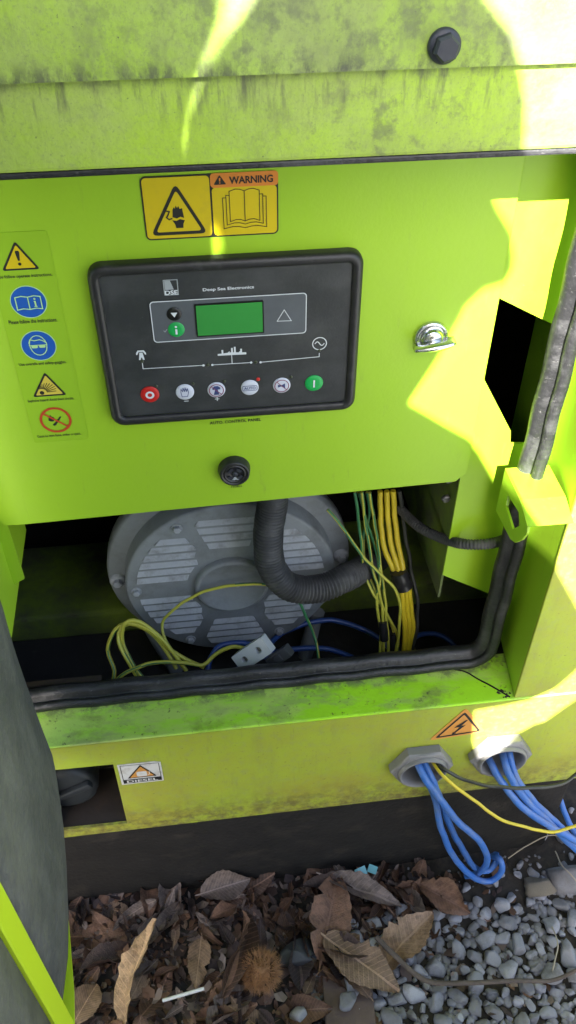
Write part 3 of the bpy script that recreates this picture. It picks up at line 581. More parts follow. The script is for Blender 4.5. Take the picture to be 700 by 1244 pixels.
# ------------------------------------------------ printed labels
def rtri(p, r, k=4):            # triangle with rounded corners
    out = []; n = len(p)
    for i in range(n):
        a, b_, c_ = V(p[i - 1]), V(p[i]), V(p[(i + 1) % n]); d1 = (a - b_).normalized(); d2 = (c_ - b_).normalized()
        s0 = b_ + d1 * r; s1 = b_ + d2 * r
        for j in range(k + 1): t = j / k; q = s0 * (1 - t) ** 2 + b_ * 2 * t * (1 - t) + s1 * t * t; out.append((q.x, q.y))
    return out
def shrink(p, k):
    cx = sum(q[0] for q in p) / len(p); cz = sum(q[1] for q in p) / len(p); return [(cx + (x - cx) * k, cz + (z - cz) * k) for x, z in p]
WL = thing('warning_label', (-0.0105, 0, 0.095), 'yellow warning label with crushed hand triangle and open manual above the module', 'label')
b = MB(); b.prism(rrect(-0.0668, 0.0458, 0.0950, 0.1490, 0.0045), -0.0006, -0.0002); b.build('label_border', 'pblack', WL)
b = MB(); b.flat(rrect(-0.0655, -0.0108, 0.0963, 0.1477, 0.0033), -0.0009); b.flat(rrect(-0.0092, 0.0445, 0.0963, 0.1375, 0.0033), -0.0009); b.build('label_background', 'pyellow', WL)
b = MB(); b.flat(rrect(-0.0100, 0.0458, 0.1372, 0.1492, 0.0030), -0.0010); b.build('warning_band', 'porange', WL)
text('WARNING', 'pblack', WL, 0.0235, 0.1430, -0.0013, 0.0360, 0.0062, bold=0.03)
b = MB(); t3 = [(-0.0075, 0.1398), (0.0030, 0.1398), (-0.0022, 0.1478)]; b.flat(rtri(t3, 0.0012), -0.0012); b.build('alert_triangle', 'pblack', WL)
b = MB(); b.flat([(-0.0027, 0.1425), (-0.0017, 0.1425), (-0.0015, 0.1453), (-0.0029, 0.1453)], -0.0014); b.disc((-0.0022, 0.1413), 0.0006, -0.0014, n=8); b.build('exclamation_mark', 'porange', WL)
T = [(-0.0625, 0.0990), (-0.0145, 0.0990), (-0.0385, 0.1430)]
b = MB(); b.flat(rtri(T, 0.006), -0.0011); b.build('hazard_triangle', 'pblack', WL)
b = MB(); b.flat(rtri(shrink(T, 0.80), 0.003), -0.0013); b.build('triangle_field', 'pyellow', WL)
b = MB(); hx0, hz0 = -0.0385, 0.1115
b.flat([(hx0 - 0.0045, hz0 + 0.003), (hx0 - 0.0040, hz0 + 0.0095), (hx0 - 0.0028, hz0 + 0.0115), (hx0 - 0.0020, hz0 + 0.0100), (hx0 - 0.0012, hz0 + 0.0130), (hx0 - 0.0002, hz0 + 0.0105), (hx0 + 0.0010, hz0 + 0.0125), (hx0 + 0.0018, hz0 + 0.0098), (hx0 + 0.0040, hz0 + 0.0105), (hx0 + 0.0050, hz0 + 0.0020), (hx0 + 0.0020, hz0 + 0.0032), (hx0 - 0.0010, hz0 + 0.0018)], -0.0015)
b.flat([(hx0 - 0.0050, hz0 + 0.0005), (hx0 - 0.0015, hz0 - 0.0002), (hx0 + 0.0015, hz0 + 0.0012), (hx0 + 0.0055, hz0), (hx0 + 0.0040, hz0 - 0.0030), (hx0 + 0.0038, hz0 - 0.0065), (hx0 - 0.0022, hz0 - 0.0065), (hx0 - 0.0030, hz0 - 0.0030)], -0.0015)
b.line([(hx0 - 0.0090, hz0 + 0.0085), (hx0 - 0.0068, hz0 + 0.0080), (hx0 - 0.0085, hz0 + 0.0045), (hx0 - 0.0095, hz0 + 0.0030), (hx0 - 0.0075, hz0 + 0.0012), (hx0 - 0.0050, hz0 + 0.0020)], 0.0012, -0.0015); b.build('hand_pictogram', 'pblack', WL)
b = MB()
for k, (dx, dz) in enumerate(((0.0, 0.0), (0.0028, 0.0032), (0.0056, 0.0064))):
    y = -0.0012
    L_ = [(0.0175 - 0.0115 - dx, 0.1330 - dz), (0.0175 - 0.0115 - dx, 0.1095 - dz * 1.0)]
    if k == 0: L_ = [(0.0175, 0.1338)] + [(0.0175 - 0.0125 * t, 0.1338 + 0.0018 * math.sin(t * 3.1)) for t in (0.3, 0.6, 1)] + [(0.0050, 0.1080)] + [(0.0050 + 0.0125 * t, 0.1080 + 0.0018 * math.sin(t * 3.1)) for t in (0.4, 0.7, 1)] + [(0.0175, 0.1338)]
    else: L_ = [(0.0050 - dx + 0.0025, 0.1325 - dz * 0.6), (0.0050 - dx, 0.1325 - dz * 0.6), (0.0050 - dx, 0.1085 - dz)] + [(0.0050 - dx + (0.0125 + dx) * t, 0.1085 - dz + 0.0016 * math.sin(t * 3.1)) for t in (0.4, 0.7, 1)]
    b.line(L_, 0.0006, y - k * 0.00004); b.line([(0.0350 - x, z) for x, z in L_], 0.0006, y - 0.00012 - k * 0.00004)
b.build('manual_pictogram', 'pblack', WL)

SF = thing('safety_sticker_sheet', (-0.174, 0, -0.11), 'clear sticker sheet with five small safety pictograms left of the module', 'sticker')
b = MB(); b.prism(rrect(-0.2005, -0.1475, -0.1100, 0.1085, 0.002), -0.0005, -0.0002); b.build('clear_backing', 'film', SF)
def tri_icon(apex, base, hw, cx, ym, nm):
    T = [(cx - hw, base), (cx + hw, base), (cx, apex)]
    q = MB(); q.flat(rtri(T, 0.003), -0.0008); q.build('hazard_triangle', 'pblack', SF)
    q = MB(); q.flat(rtri(shrink(T, 0.80), 0.0015), -0.0010); return q.build('triangle_field', ym, SF)
tri_icon(0.1010, 0.0748, 0.0160, -0.1750, 'pyellow', '')
b = MB(); b.flat([(-0.1758, 0.0835), (-0.1742, 0.0835), (-0.1732, 0.0912), (-0.1738, 0.0925), (-0.1762, 0.0925), (-0.1768, 0.0912)], -0.0012); b.disc((-0.1750, 0.0805), 0.0014, -0.0012, n=14); b.build('exclamation_mark', 'pblack', SF)
def blue(cz):
    q = MB(); q.disc((-0.1750, cz), 0.0158, -0.0007); q.build('pictogram_rim', 'ppale', SF); q = MB(); q.disc((-0.1750, cz), 0.0150, -0.0009); q.build('blue_disc', 'pblue', SF)
blue(0.0445); blue(0.0003)
b = MB(); b.line([(-0.1858, 0.0495), (-0.1805, 0.0505), (-0.1750, 0.0495), (-0.1750, 0.0375), (-0.1805, 0.0385), (-0.1858, 0.0375)], 0.0009, -0.0011, closed=True); b.line([(-0.1642, 0.0495), (-0.1695, 0.0505), (-0.1750, 0.0495), (-0.1750, 0.0375), (-0.1695, 0.0385), (-0.1642, 0.0375)], 0.0009, -0.00115, closed=True)
b.flat([(-0.1708, 0.0398), (-0.1680, 0.0398), (-0.1680, 0.0405), (-0.1687, 0.0405), (-0.1687, 0.0455), (-0.1706, 0.0455), (-0.1706, 0.0449), (-0.1701, 0.0449), (-0.1701, 0.0405), (-0.1708, 0.0405)], -0.0012); b.disc((-0.1694, 0.0475), 0.0010, -0.0012, n=10); b.build('booklet_pictogram', 'ppale', SF)
b = MB(); b.line([(-0.1752 + 0.0078 * math.sin(R(t)) * (1 if t < 100 or t > 260 else 0.95), 0.0003 + 0.0108 * math.cos(R(t)) * (0.9 if 60 < t < 300 else 1)) for t in range(0, 360, 20)], 0.0008, -0.0011, closed=True)
b.line([(-0.1830, 0.0035), (-0.1815, 0.0072), (-0.1780, 0.0060), (-0.1730, 0.0068), (-0.1695, 0.0050), (-0.1675, 0.0030)], 0.0009, -0.0012)
b.flat(rrect(-0.1815, -0.1758, -0.0018, 0.0012, 0.0012, 3), -0.0012); b.flat(rrect(-0.1746, -0.1690, -0.0018, 0.0012, 0.0012, 3), -0.0012); b.line([(-0.1832, 0.0012), (-0.1672, 0.0012)], 0.0008, -0.0013); b.build('goggles_pictogram', 'ppale', SF)
tri_icon(-0.0280, -0.0552, 0.0160, -0.1752, 'pyellow2', '')
b = MB()
for t in range(4, 118, 11):
    d = V((math.cos(R(t)), math.sin(R(t)))); o = V((-0.1815, -0.0505)); r0 = 0.0045; r1 = 0.0075 + 0.0065 * max(0, math.cos(R(t - 25))) ** 2
    b.line([o + d * r0, o + d * r1], 0.0007, -0.0012)
b.disc((-0.1818, -0.0508), 0.0022, -0.0012, n=10); b.build('explosion_pictogram', 'pblack', SF)
b = MB(); b.ring((-0.1750, -0.0835), 0.0128, 0.0152, -0.0011); b.line([(-0.1850, -0.0755), (-0.1652, -0.0915)], 0.0018, -0.00115); b.build('prohibition_ring', 'pred', SF)
b = MB(); b.flat([(-0.1820, -0.0835), (-0.1805, -0.0790), (-0.1790, -0.0770), (-0.1788, -0.0790), (-0.1765, -0.0800), (-0.1755, -0.0825), (-0.1775, -0.0850), (-0.1800, -0.0850)], -0.0009); b.flat([(-0.1770, -0.0905), (-0.1755, -0.0895), (-0.1690, -0.0800), (-0.1700, -0.0795), (-0.1765, -0.0870), (-0.1790, -0.0895)], -0.0009); b.build('flame_pictogram', 'pblack', SF)
for s, z, wd in (('Please follow operate instructions.', 0.0690, 0.0500), ('Please follow the instructions.', 0.0258, 0.0425), ('Use overalls and safety-goggles.', -0.0188, 0.0430), ('Explosive hazard! Avoid short circuits.', -0.0598, 0.0435), ('Cause no open flame, ember or spark.', -0.1025, 0.0425)):
    text(s, 'pblack', SF, -0.1750, z, -0.0009, wd, 0.0040, bold=0.012, name='caption')

DL = thing('diesel_label', (-0.149, YO, -0.60), 'small white diesel label with orange triangle beside the fuel pocket', 'label')
def dlx(x): return -0.1765 + x * 0.0545
def dlz(z): return -0.6005 + z * 0.0480
b = MB(); b.prism([(dlx(0), dlz(0)), (dlx(1), dlz(0)), (dlx(1), dlz(0.93)), (dlx(0.86), dlz(1.0)), (dlx(0.0), dlz(1.0))], YO - 0.0009, YO - 0.0003); b.build('label_background', 'pwhite', DL)
b = MB(); b.line([(dlx(0.06), dlz(0.06)), (dlx(0.95), dlz(0.06)), (dlx(0.95), dlz(0.92)), (dlx(0.06), dlz(0.95))], 0.0008, YO - 0.0012, closed=True); b.flat([(dlx(0.06), dlz(0.06)), (dlx(0.95), dlz(0.06)), (dlx(0.95), dlz(0.24)), (dlx(0.06), dlz(0.24))], YO - 0.0013); b.build('label_border', 'pblack', DL)
T = [(dlx(0.17), dlz(0.30)), (dlx(0.86), dlz(0.30)), (dlx(0.52), dlz(0.92))]
b = MB(); b.flat(rtri(T, 0.002), YO - 0.0013); b.build('hazard_triangle', 'pblack', DL); b = MB(); b.flat(rtri(shrink(T, 0.82), 0.001), YO - 0.0015); b.build('triangle_field', 'porange2', DL)
b = MB(); b.flat(rrect(dlx(0.40), dlx(0.64), dlz(0.36), dlz(0.60), 0.002, 3), YO - 0.0017); b.line([(dlx(0.66), dlz(0.40)), (dlx(0.70), dlz(0.44)), (dlx(0.70), dlz(0.58))], 0.001, YO - 0.0017); b.build('fuel_pictogram', 'pwhite', DL)
text('DIESEL', 'pwhite', DL, dlx(0.505), dlz(0.15), YO - 0.0016, 0.040, 0.0058, bold=0.02)
EL_ = thing('electric_hazard_label', (0.265, YO, -0.572), 'orange triangular lightning bolt label between the two cable glands', 'label')
T = [(0.2300, -0.5735), (0.3060, -0.5665), (0.2710, -0.5060)]
b = MB(); b.prism(rtri(T, 0.007), YO - 0.0009, YO - 0.0003); b.build('label_background', 'porange2', EL_)
T2 = shrink(T, 0.82); o_ = rtri(T2, 0.005); i_ = rtri(shrink(T, 0.68), 0.003); n = len(o_)
b = MB(); b.add([(x, YO - 0.0012, z) for x, z in o_ + i_], [(i, n + i, n + (i + 1) % n, (i + 1) % n) for i in range(n)]); b.build('label_border', 'pblack', EL_)
b = MB(); cx, cz = 0.2690, -0.5480
b.flat([(cx + 0.0055, cz + 0.0150), (cx - 0.0085, cz - 0.0005), (cx - 0.0005, cz + 0.0005), (cx - 0.0070, cz - 0.0115), (cx - 0.0085, cz - 0.0105), (cx - 0.0095, cz - 0.0170), (cx - 0.0035, cz - 0.0135), (cx - 0.0050, cz - 0.0125), (cx + 0.0070, cz + 0.0035), (cx + 0.0010, cz + 0.0028), (cx + 0.0085, cz + 0.0148)], YO - 0.0013); b.build('lightning_bolt', 'pblack', EL_)

# ================================================================== open door on the left
DR = thing('enclosure_door', (-0.23, -0.25, -0.49), 'open lime green side door lined with thick grey foam at the lower left', 'door')
inner = [(-0.2500, -0.124), (-0.2405, -0.136), (-0.2310, -0.153), (-0.2225, -0.190), (-0.2165, -0.225), (-0.2095, -0.270), (-0.2055, -0.310), (-0.2040, -0.350), (-0.2040, -0.380), (-0.2055, -0.402)]
outer = [(x - 0.028 - 0.004 * min(i, 3), y) for i, (x, y) in enumerate(inner)]
def slab(pl, z0, z1, nz=24, wob=0.0):
    ls = []
    for k in range(nz + 1):
        z = z0 + (z1 - z0) * k / nz; e = 0.006 * max(0, 1 - k / 1.5)
        ls.append([(x - (e if i < len(inner) else -e * 0.3) + wob * noise.noise(V((y * 14, z * 9, 2))) * (i < len(inner)), y, z + wob * noise.noise(V((y * 25, 4, 1))) * (k == 0)) for i, (x, y) in enumerate(pl)])
    return ls
b = MB(); b.loft(slab(inner + outer[::-1], -0.488, 0.35, 30, 0.004), 0, True, True, True); b.build('foam_lining', 'foam', DR, recalc=True)
in2 = [(-0.2035, -0.436), (-0.1985, -0.470), (-0.1930, -0.520), (-0.1850, -0.590), (-0.1830, -0.640)]
b = MB(); b.loft([[(x, y, z) for x, y in in2 + [(x - 0.035, y) for x, y in in2[::-1]]] for z in (-0.488, -0.3, -0.1, 0.1, 0.35)], 0, True, True, True); b.build('foam_lining', 'foam', DR, recalc=True)
b = MB(); b.box(-0.236, -0.2015, -0.434, -0.406, -0.497, 0.36); b.build('stiffener', 'door', DR, bevel=0.003)
b = MB(); st = [(-0.2580, -0.108), (-0.2535, -0.1085), (-0.2530, -0.121), (-0.2600, -0.140), (-0.2560, -0.19), (-0.2460, -0.30), (-0.2380, -0.406), (-0.2240, -0.55), (-0.2200, -0.66), (-0.2240, -0.66), (-0.2420, -0.406), (-0.2620, -0.19)]
b.loft([[(x, y, z) for x, y in st] for z in (-0.499, 0.36)], 0, False, True, True); b.build('door_sheet', 'door', DR, recalc=True)
b = MB(); fl = [(-0.2535, -0.135), (-0.2300, -0.20), (-0.2150, -0.30), (-0.2035, -0.380), (-0.2000, -0.425), (-0.1950, -0.50), (-0.185, -0.65)]
b.loft([[(x - dx, y, z) for x, y in fl for dx in (0,)] + [(x - 0.03, y, z) for x, y in fl[::-1]] for z in (-0.4985, -0.4965)], 0, False, True, True); b.build('bottom_flange', 'door', DR, recalc=True)

# ================================================================== alternator
AC = (-0.012, -0.445); AY = 0.125; AR = 0.168; YC = AY - 0.030
AL = thing('alternator', (AC[0], 0.25, -0.655), 'round grey painted alternator end with slotted louvres inside the enclosure', 'alternator')
b = MB(); b.lathe(AC, [(0.150, 0.42), (0.150, AY + 0.03), (AR - 0.006, AY + 0.03), (AR, AY + 0.024), (AR, AY + 0.004), (AR - 0.004, AY), (0.10, AY)], 72); b.build('end_bracket', 'alt', AL)
CR = 0.143
sec = [30, 90, 150, 210, 270, 330]
def rng(z, a):
    ok_ = []
    for k in range(-280, 281):
        x = k / 2000; r = math.hypot(x, z); d = (math.degrees(math.atan2(z, x)) - a + 180) % 360 - 180
        if 0.060 < r < 0.128 and abs(d) < 21 + (8 if a in (30, 150, 210, 330) else 0) * (r > 0.08): ok_.append(x)
    return (min(ok_), max(ok_)) if len(ok_) > 6 else None
slots = []
for a in sec:
    for k in range(-9, 10):
        z = 0.0138 * k + 0.0069; r0 = rng(z - 0.0056, a); r1 = rng(z + 0.0056, a)
        if r0 and r1 and min(r0[1], r1[1]) - max(r0[0], r1[0]) > 0.010: slots.append((r0[0], r0[1], r1[0], r1[1], z))
hl = [[(AC[0] + x0, AC[1] + z - 0.0056), (AC[0] + x1, AC[1] + z - 0.0056), (AC[0] + x3, AC[1] + z + 0.0056), (AC[0] + x2, AC[1] + z + 0.0056)] for x0, x1, x2, x3, z in slots]
cov = plate(circ(AC, CR - 0.004, 72), hl, YC, YC + 0.004)
cv = cov.build('end_cover', 'alt', AL)
b = MB(); b.lathe(AC, [(CR, AY), (CR, YC + 0.003), (CR - 0.0015, YC + 0.0008), (CR - 0.0042, YC - 0.0003)], 72); b.build('cover_rim', 'alt', AL)
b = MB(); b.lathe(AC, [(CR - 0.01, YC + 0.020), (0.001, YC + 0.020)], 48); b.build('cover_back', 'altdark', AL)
for x0, x1, x2, x3, z in slots:       # each louvre blade leans out of its slot
    b = MB(); X0, X1, X2, X3, Z = AC[0] + x0 + 0.0004, AC[0] + x1 - 0.0004, AC[0] + x2 + 0.0004, AC[0] + x3 - 0.0004, AC[1] + z
    b.add([(X0, YC - 0.0040, Z - 0.0036), (X1, YC - 0.0040, Z - 0.0036), (X3, YC + 0.0010, Z + 0.0055), (X2, YC + 0.0010, Z + 0.0055), (X0, YC - 0.0020, Z - 0.0040), (X1, YC - 0.0020, Z - 0.0040), (X3, YC + 0.003, Z + 0.0052), (X2, YC + 0.003, Z + 0.0052)],
      [(0, 1, 2, 3), (7, 6, 5, 4), (0, 4, 5, 1), (1, 5, 6, 2), (0, 3, 7, 4), (3, 2, 6, 7)]); b.build('louvre_slat', 'alt_l', AL)
b = MB(); b.lathe(AC, [(0.050, YC + 0.001), (0.050, YC - 0.008), (0.047, YC - 0.010), (0.044, YC - 0.010), (0.041, YC - 0.006), (0.001, YC - 0.006)], 48); hub = b.build('hub_cap', 'alt', AL)
b = MB(); b.lathe((AC[0] + 0.008, AC[1] + 0.002), [(0.0035, YC - 0.005), (0.0035, YC - 0.008), (0.002, YC - 0.009)], 12); b.build('hub_screw', 'alt_l', hub)
for a in (0, 60, 120, 180, 240, 300):
    c = (AC[0] + 0.129 * math.cos(R(a)), AC[1] + 0.129 * math.sin(R(a)))
    b = MB(); b.lathe(c, [(0.0075, YC + 0.001), (0.0075, YC - 0.0015)], 18, smooth=False); b.lathe(c, [(0.005, YC - 0.001), (0.005, YC - 0.006), (0.0035, YC - 0.0065)], 6, smooth=False); b.build('cover_bolt', 'alt_l', AL)
for a in (182, 2):
    c = (AC[0] + 0.156 * math.cos(R(a)), AC[1] + 0.156 * math.sin(R(a)))
    b = MB(); b.lathe(c, [(0.0110, AY + 0.002), (0.0105, AY - 0.004), (0.007, AY - 0.005)], 20); b.lathe(c, [(0.006, AY - 0.004), (0.006, AY - 0.011), (0.0045, AY - 0.0115)], 6, smooth=False); b.build('flange_bolt', 'alt_l', AL)
b = MB(); b.tube([V((-0.135, 0.135, -0.57)), V((-0.105, 0.115, -0.655))], 0.012, 10); b.build('mounting_foot', 'alt', AL); b = MB(); b.tube([V((0.115, 0.135, -0.57)), V((0.095, 0.12, -0.655))], 0.012, 10); b.build('mounting_foot', 'alt', AL)
b = MB(); b.box(-0.185, -0.165, 0.1, 0.14, -0.262, -0.250); b.build('lifting_lug', 'steel', AL); b = MB(); b.box(0.155, 0.185, 0.13, 0.16, -0.30, -0.28); b.build('lifting_lug', 'steel', AL)

# ================================================================== conduits
def corr(pts, r, pitch, name, label, dr=0.26, n=20):
    b = MB(); b.tube(pts, r, n, pitch / 4.0, rf=lambda L, t: r * (1 - dr / 2 + dr / 2 * math.cos(2 * math.pi * L / pitch)))
    return tag(b.build(name, 'conduit'), label, 'conduit')
corr([at(333, 585, 0.06), at(331, 612, 0.06), at(326, 650, 0.055), at(330, 688, 0.05), at(352, 713, 0.045), at(388, 715, 0.05), at(420, 702, 0.065), at(445, 688, 0.10), at(462, 676, 0.16)], 0.0192, 0.0048, 'corrugated_conduit', 'thick black corrugated conduit curving across the alternator end')
corr([at(486, 618, 0.10), at(508, 639, 0.06), at(535, 653, 0.030), at(565, 661, -0.005), at(598, 660, -0.012), at(622, 652, 0.002)], 0.0068, 0.0038, 'corrugated_conduit', 'thin black corrugated conduit running right to the door seal', 0.2, 12)

# ================================================================== wires inside the bay
def wire(name, label, pts, r, m, stripe=None, group=None, n=10, cat='wire'):
    b = MB(); b.tube(pts, r, n, 0.006, stripe=stripe)
    return tag(b.build(name, m), label, cat, group)
TY, TYN = 0.0036, 10
ws = [([(462, 596, .10), (463, 630, .095), (468, 668, .08), (482, 700, .065), (489, 725, .055), (491, 765, .045), (491, 800, .030)], 'left of the three thick yellow wires in the taped bundle'),
      ([(470, 596, .10), (472, 630, .095), (477, 668, .08), (487, 699, .062), (494, 725, .055), (496, 765, .045), (497, 800, .030)], 'middle of the three thick yellow wires in the taped bundle'),
      ([(478, 596, .10), (480, 630, .095), (485, 668, .08), (492, 698, .060), (498, 722, .055), (501, 765, .045), (502, 800, .030)], 'right of the three thick yellow wires in the taped bundle')]
for p_, lb_ in ws: wire('yellow_wire', lb_, [at(*q) for q in p_], 0.0037, 'wyellow', group='wires hanging behind the control panel')
GYS = (0, 1, 2)
gw = [([(431, 598, .09), (438, 650, .085), (441, 690, .08), (452, 718, .06), (470, 745, .05), (482, 771, .04), (483, 790, .03)], 'green and yellow wire hanging leftmost from the panel edge'),
      ([(440, 598, .09), (446, 650, .085), (453, 690, .07), (462, 725, .055), (466, 760, .045), (465, 800, .03)], 'yellow green wire running straight down to the small black tape'),
      ([(450, 598, .09), (456, 640, .085), (463, 690, .07), (468, 730, .055), (471, 775, .04), (471, 800, .03)], 'pale yellow wire just left of the thick yellow bundle'),
      ([(436, 598, .10), (446, 635, .095), (458, 672, .08), (462, 700, .065), (458, 730, .055), (462, 765, .045), (461, 800, .03)], 'dark green striped wire twisting through the wire group'),
      ([(398, 619, .085), (415, 638, .075), (440, 675, .06), (465, 700, .05), (481, 718, .045), (487, 740, .04), (484, 770, .035), (481, 792, .03)], 'yellow green wire slanting from the alternator to the bundle'),
      ([(446, 598, .11), (449, 625, .11), (441, 655, .10), (444, 690, .085), (455, 715, .07), (468, 742, .055), (478, 768, .045), (478, 800, .03)], 'thin green wire crossing behind the yellow ones')]
for i, (p_, lb_) in enumerate(gw): wire('earth_wire', lb_, [at(*q) for q in p_], 0.0021, ['wpale', 'wgreen'], (0, 1, 2, 3, 4) if i in (0, 3, 5) else (0, 1), 'wires hanging behind the control panel')
wire('black_wire', 'thin dark grey wire hanging right of the yellow bundle', [at(*q) for q in [(486, 596, .10), (491, 640, .09), (499, 690, .075), (507, 725, .06), (506, 760, .045), (500, 800, .03)]], 0.0028, 'wblack')
def tape(pts, r, label): b = MB(); b.tube(pts, r, 14, 0.005, rf=lambda L, t: r * (1 + 0.06 * math.sin(L * 900))); tag(b.build('tape_wrap', 'tape'), label, 'tape')
tape([at(484, 693, .064), at(491, 713, .059)], 0.0118, 'black tape wrapped round the three thick yellow wires')
tape([at(465, 755, .046), at(467, 777, .038)], 0.0062, 'small black tape round the thin wires behind the seal')
tape([at(475, 768, .046), at(480, 795, .034)], 0.0075, 'dark sleeve end beside the thick yellow wires')
lw = [([(137, 828, .02), (139, 815, .03), (131, 790, .05), (140, 765, .06), (158, 757, .06), (182, 765, .05), (205, 788, .04), (228, 802, .03), (248, 811, .02)], 'outer yellow loop in the coiled wires at the lower left of the bay'),
      ([(176, 826, .015), (160, 806, .03), (149, 778, .05), (152, 758, .055), (170, 755, .055), (195, 775, .045), (215, 800, .03), (226, 815, .02)], 'inner yellow loop in the coiled wires at the lower left of the bay'),
      ([(140, 828, .012), (160, 814, .02), (190, 805, .025), (225, 806, .022), (247, 808, .02), (262, 794, .03), (282, 786, .03), (302, 790, .03)], 'yellow wire lying along the seal toward the terminal block'),
      ([(168, 824, .018), (153, 800, .03), (144, 775, .052), (150, 760, .06), (166, 759, .06), (188, 774, .05), (203, 792, .04), (214, 812, .025)], 'middle yellow strand of the coiled wires at the lower left')]
for p_, lb_ in lw: wire('earth_wire', lb_, [at(*q) for q in p_], 0.0028, ['wpale', 'wgreen'], (0,), 'coiled wires at the lower left of the bay')
wire('earth_wire', 'thin green yellow wire arching across the alternator hub', [at(*q) for q in [(222, 810, .03), (207, 788, .05), (197, 762, .07), (205, 746, .078), (238, 723, .080), (280, 711, .080), (318, 710, .075), (345, 716, .072)]], 0.0021, ['wpale', 'wgreen'], (0, 1, 2))
wire('earth_wire', 'short green wire dropping from the thick conduit to the seal', [at(*q) for q in [(362, 728, .06), (372, 748, .055), (381, 770, .045), (388, 800, .02)]], 0.0020, ['wpale', 'wgreen'], (0, 1, 2, 3, 4))
bl = [([(252, 818, .02), (256, 800, .035), (270, 784, .05), (298, 782, .05), (318, 792, .04), (330, 806, .03)], 'dark blue cable curled behind the terminal block'),
      ([(320, 790, .07), (345, 768, .10), (375, 757, .11), (405, 754, .11), (440, 764, .10), (466, 780, .08), (480, 797, .06)], 'dark blue cable arching on the bay floor under the conduit'),
      ([(498, 778, .08), (512, 771, .09), (532, 771, .09), (548, 780, .08), (556, 790, .07)], 'short blue cable humped right of the yellow bundle'),
      ([(290, 812, .03), (320, 797, .06), (360, 788, .07), (400, 789, .07), (430, 800, .05)], 'dark blue cable lying low behind the door seal')]
for p_, lb_ in bl: wire('blue_cable', lb_, [at(*q) for q in p_], 0.0040, 'wdark', None, 'blue cables on the bay floor', cat='cable')

# terminal block
TB = thing('terminal_block', at(312, 808, 0.01), 'pale grey two hole terminal block resting behind the door seal', 'terminal block')
o = at(308, 793, 0.005); q3 = Matrix.Rotation(R(-42), 3, 'Y') @ Matrix.Rotation(R(-38), 3, 'X')
bb = plate(rrect(-0.027, 0.027, -0.0125, 0.0125, 0.0015, 2), [circ((-0.0125, 0), 0.0046, 14), circ((0.0125, 0), 0.0046, 14)], -0.008, 0.008)
bb.v = [tuple(o + q3 @ V(v)) for v in bb.v]; bb.build('block_body', 'term', TB)
b = MB()
for k in (-1, 1): b.lathe((0.0125 * k, 0), [(0.0046, 0.0), (0.003, -0.001)], 12)
b.v = [tuple(o + q3 @ V(v)) for v in b.v]; b.build('clamp_screw', 'steel', TB)
o = at(340, 797, 0.012); b = MB(); b.box(-0.018, 0.018, -0.008, 0.008, -0.008, 0.008); b.box(-0.006, 0.006, -0.011, -0.008, -0.005, 0.005)
b.v = [tuple(o + q3 @ V(v)) for v in b.v]; b.build('grey_housing', 'termdark', TB, bevel=0.001)

# ================================================================== fuel cap
FC = thing('fuel_cap', (-0.252, -0.05, -0.66), 'round black fuel filler cap in the recessed pocket at lower left', 'fuel cap')
c = (-0.262, -0.650)
b = MB(); b.lathe(c, [(0.046, -0.012), (0.046, -0.062), (0.044, -0.070), (0.034, -0.074), (0.001, -0.074)], 44); b.build('cap_body', 'cap', FC)
b = MB(); b.box(-0.045, 0.045, -0.082, -0.073, -0.006, 0.006, rot=Matrix.Rotation(R(-28), 3, 'Y'), c=(0, 0, 0)); b.v = [(x + c[0], y, z + c[1]) for x, y, z in b.v]; b.build('cap_grip', 'cap', FC, bevel=0.003)
b = MB(); b.lathe((-0.2655, -0.588), [(0.006, -0.094), (0.006, -0.099), (0.004, -0.1005)], 16); b.build('lock_cylinder', 'chrome', FC)

# ================================================================== cable glands and outgoing cables
def gland(c, label):
    t = thing('cable_gland', (c[0], YO, c[1] - 0.04), label, 'cable gland', 'cable glands on the sill')
    b = MB(); hexr = [(0.0445, YO - 0.0004), (0.0445, YO - 0.012), (0.0415, YO - 0.0155), (0.0365, YO - 0.0165)]
    b.lathe(c, hexr[:2], 6, smooth=False, ang=R(0)); lp = []
    n = 48
    def hl_(r, y, k):
        out = []
        for i in range(n):
            a = 2 * math.pi * i / n; m_ = ((a + R(30)) % R(60)) - R(30); hr = r * math.cos(R(30)) / math.cos(m_ - 0) if False else r * math.cos(R(30)) / math.cos(((a) % R(60)) - R(30))
            rr = hr * (1 - k) + r * k * 0.90; out.append((c[0] + rr * math.cos(a), y, c[1] + rr * math.sin(a)))
        return out
    b = MB(); b.loft([hl_(0.0440, YO - 0.0004, 0), hl_(0.0440, YO - 0.0115, 0), hl_(0.0425, YO - 0.0140, 0.5), hl_(0.0395, YO - 0.0155, 1), hl_(0.0345, YO - 0.0155, 1), hl_(0.0340, YO - 0.0130, 1), hl_(0.0335, YO + 0.001, 1)], 0, False); b.build('lock_nut', 'gland', t)
    b = MB(); b.lathe(c, [(0.0338, YO - 0.0135), (0.0330, YO - 0.0200), (0.0318, YO - 0.0210), (0.0300, YO - 0.0205), (0.0280, YO - 0.0120), (0.0272, YO + 0.05), (0.001, YO + 0.05)], 40); b.build('threaded_sleeve', 'gland', t)
    return t
gland(GL1, 'grey hexagonal cable gland left of the two, with a looped blue bundle')
gland(GL2, 'grey hexagonal cable gland at the sill corner, nearest the right post')
def gc(name, label, pts, r, m, group=None, stripe=None):
    return wire(name, label, [at(*q) for q in pts], r, m, stripe, group, 14, 'cable' if 'cable' in name else 'wire')
GB = 'blue cables coming out of the glands'
gc('blue_cable', 'blue cable bowing widest right in the looped bundle of the left gland', [(497, 905, -.05), (503, 918, -.10), (515, 943, -.128), (532, 967, -.136), (559, 1001, -.146), (582, 1021, -.150), (592, 1040, -.148), (589, 1053, -.146), (579, 1062, -.142), (566, 1064, -.136)], 0.0050, 'wblue', GB)
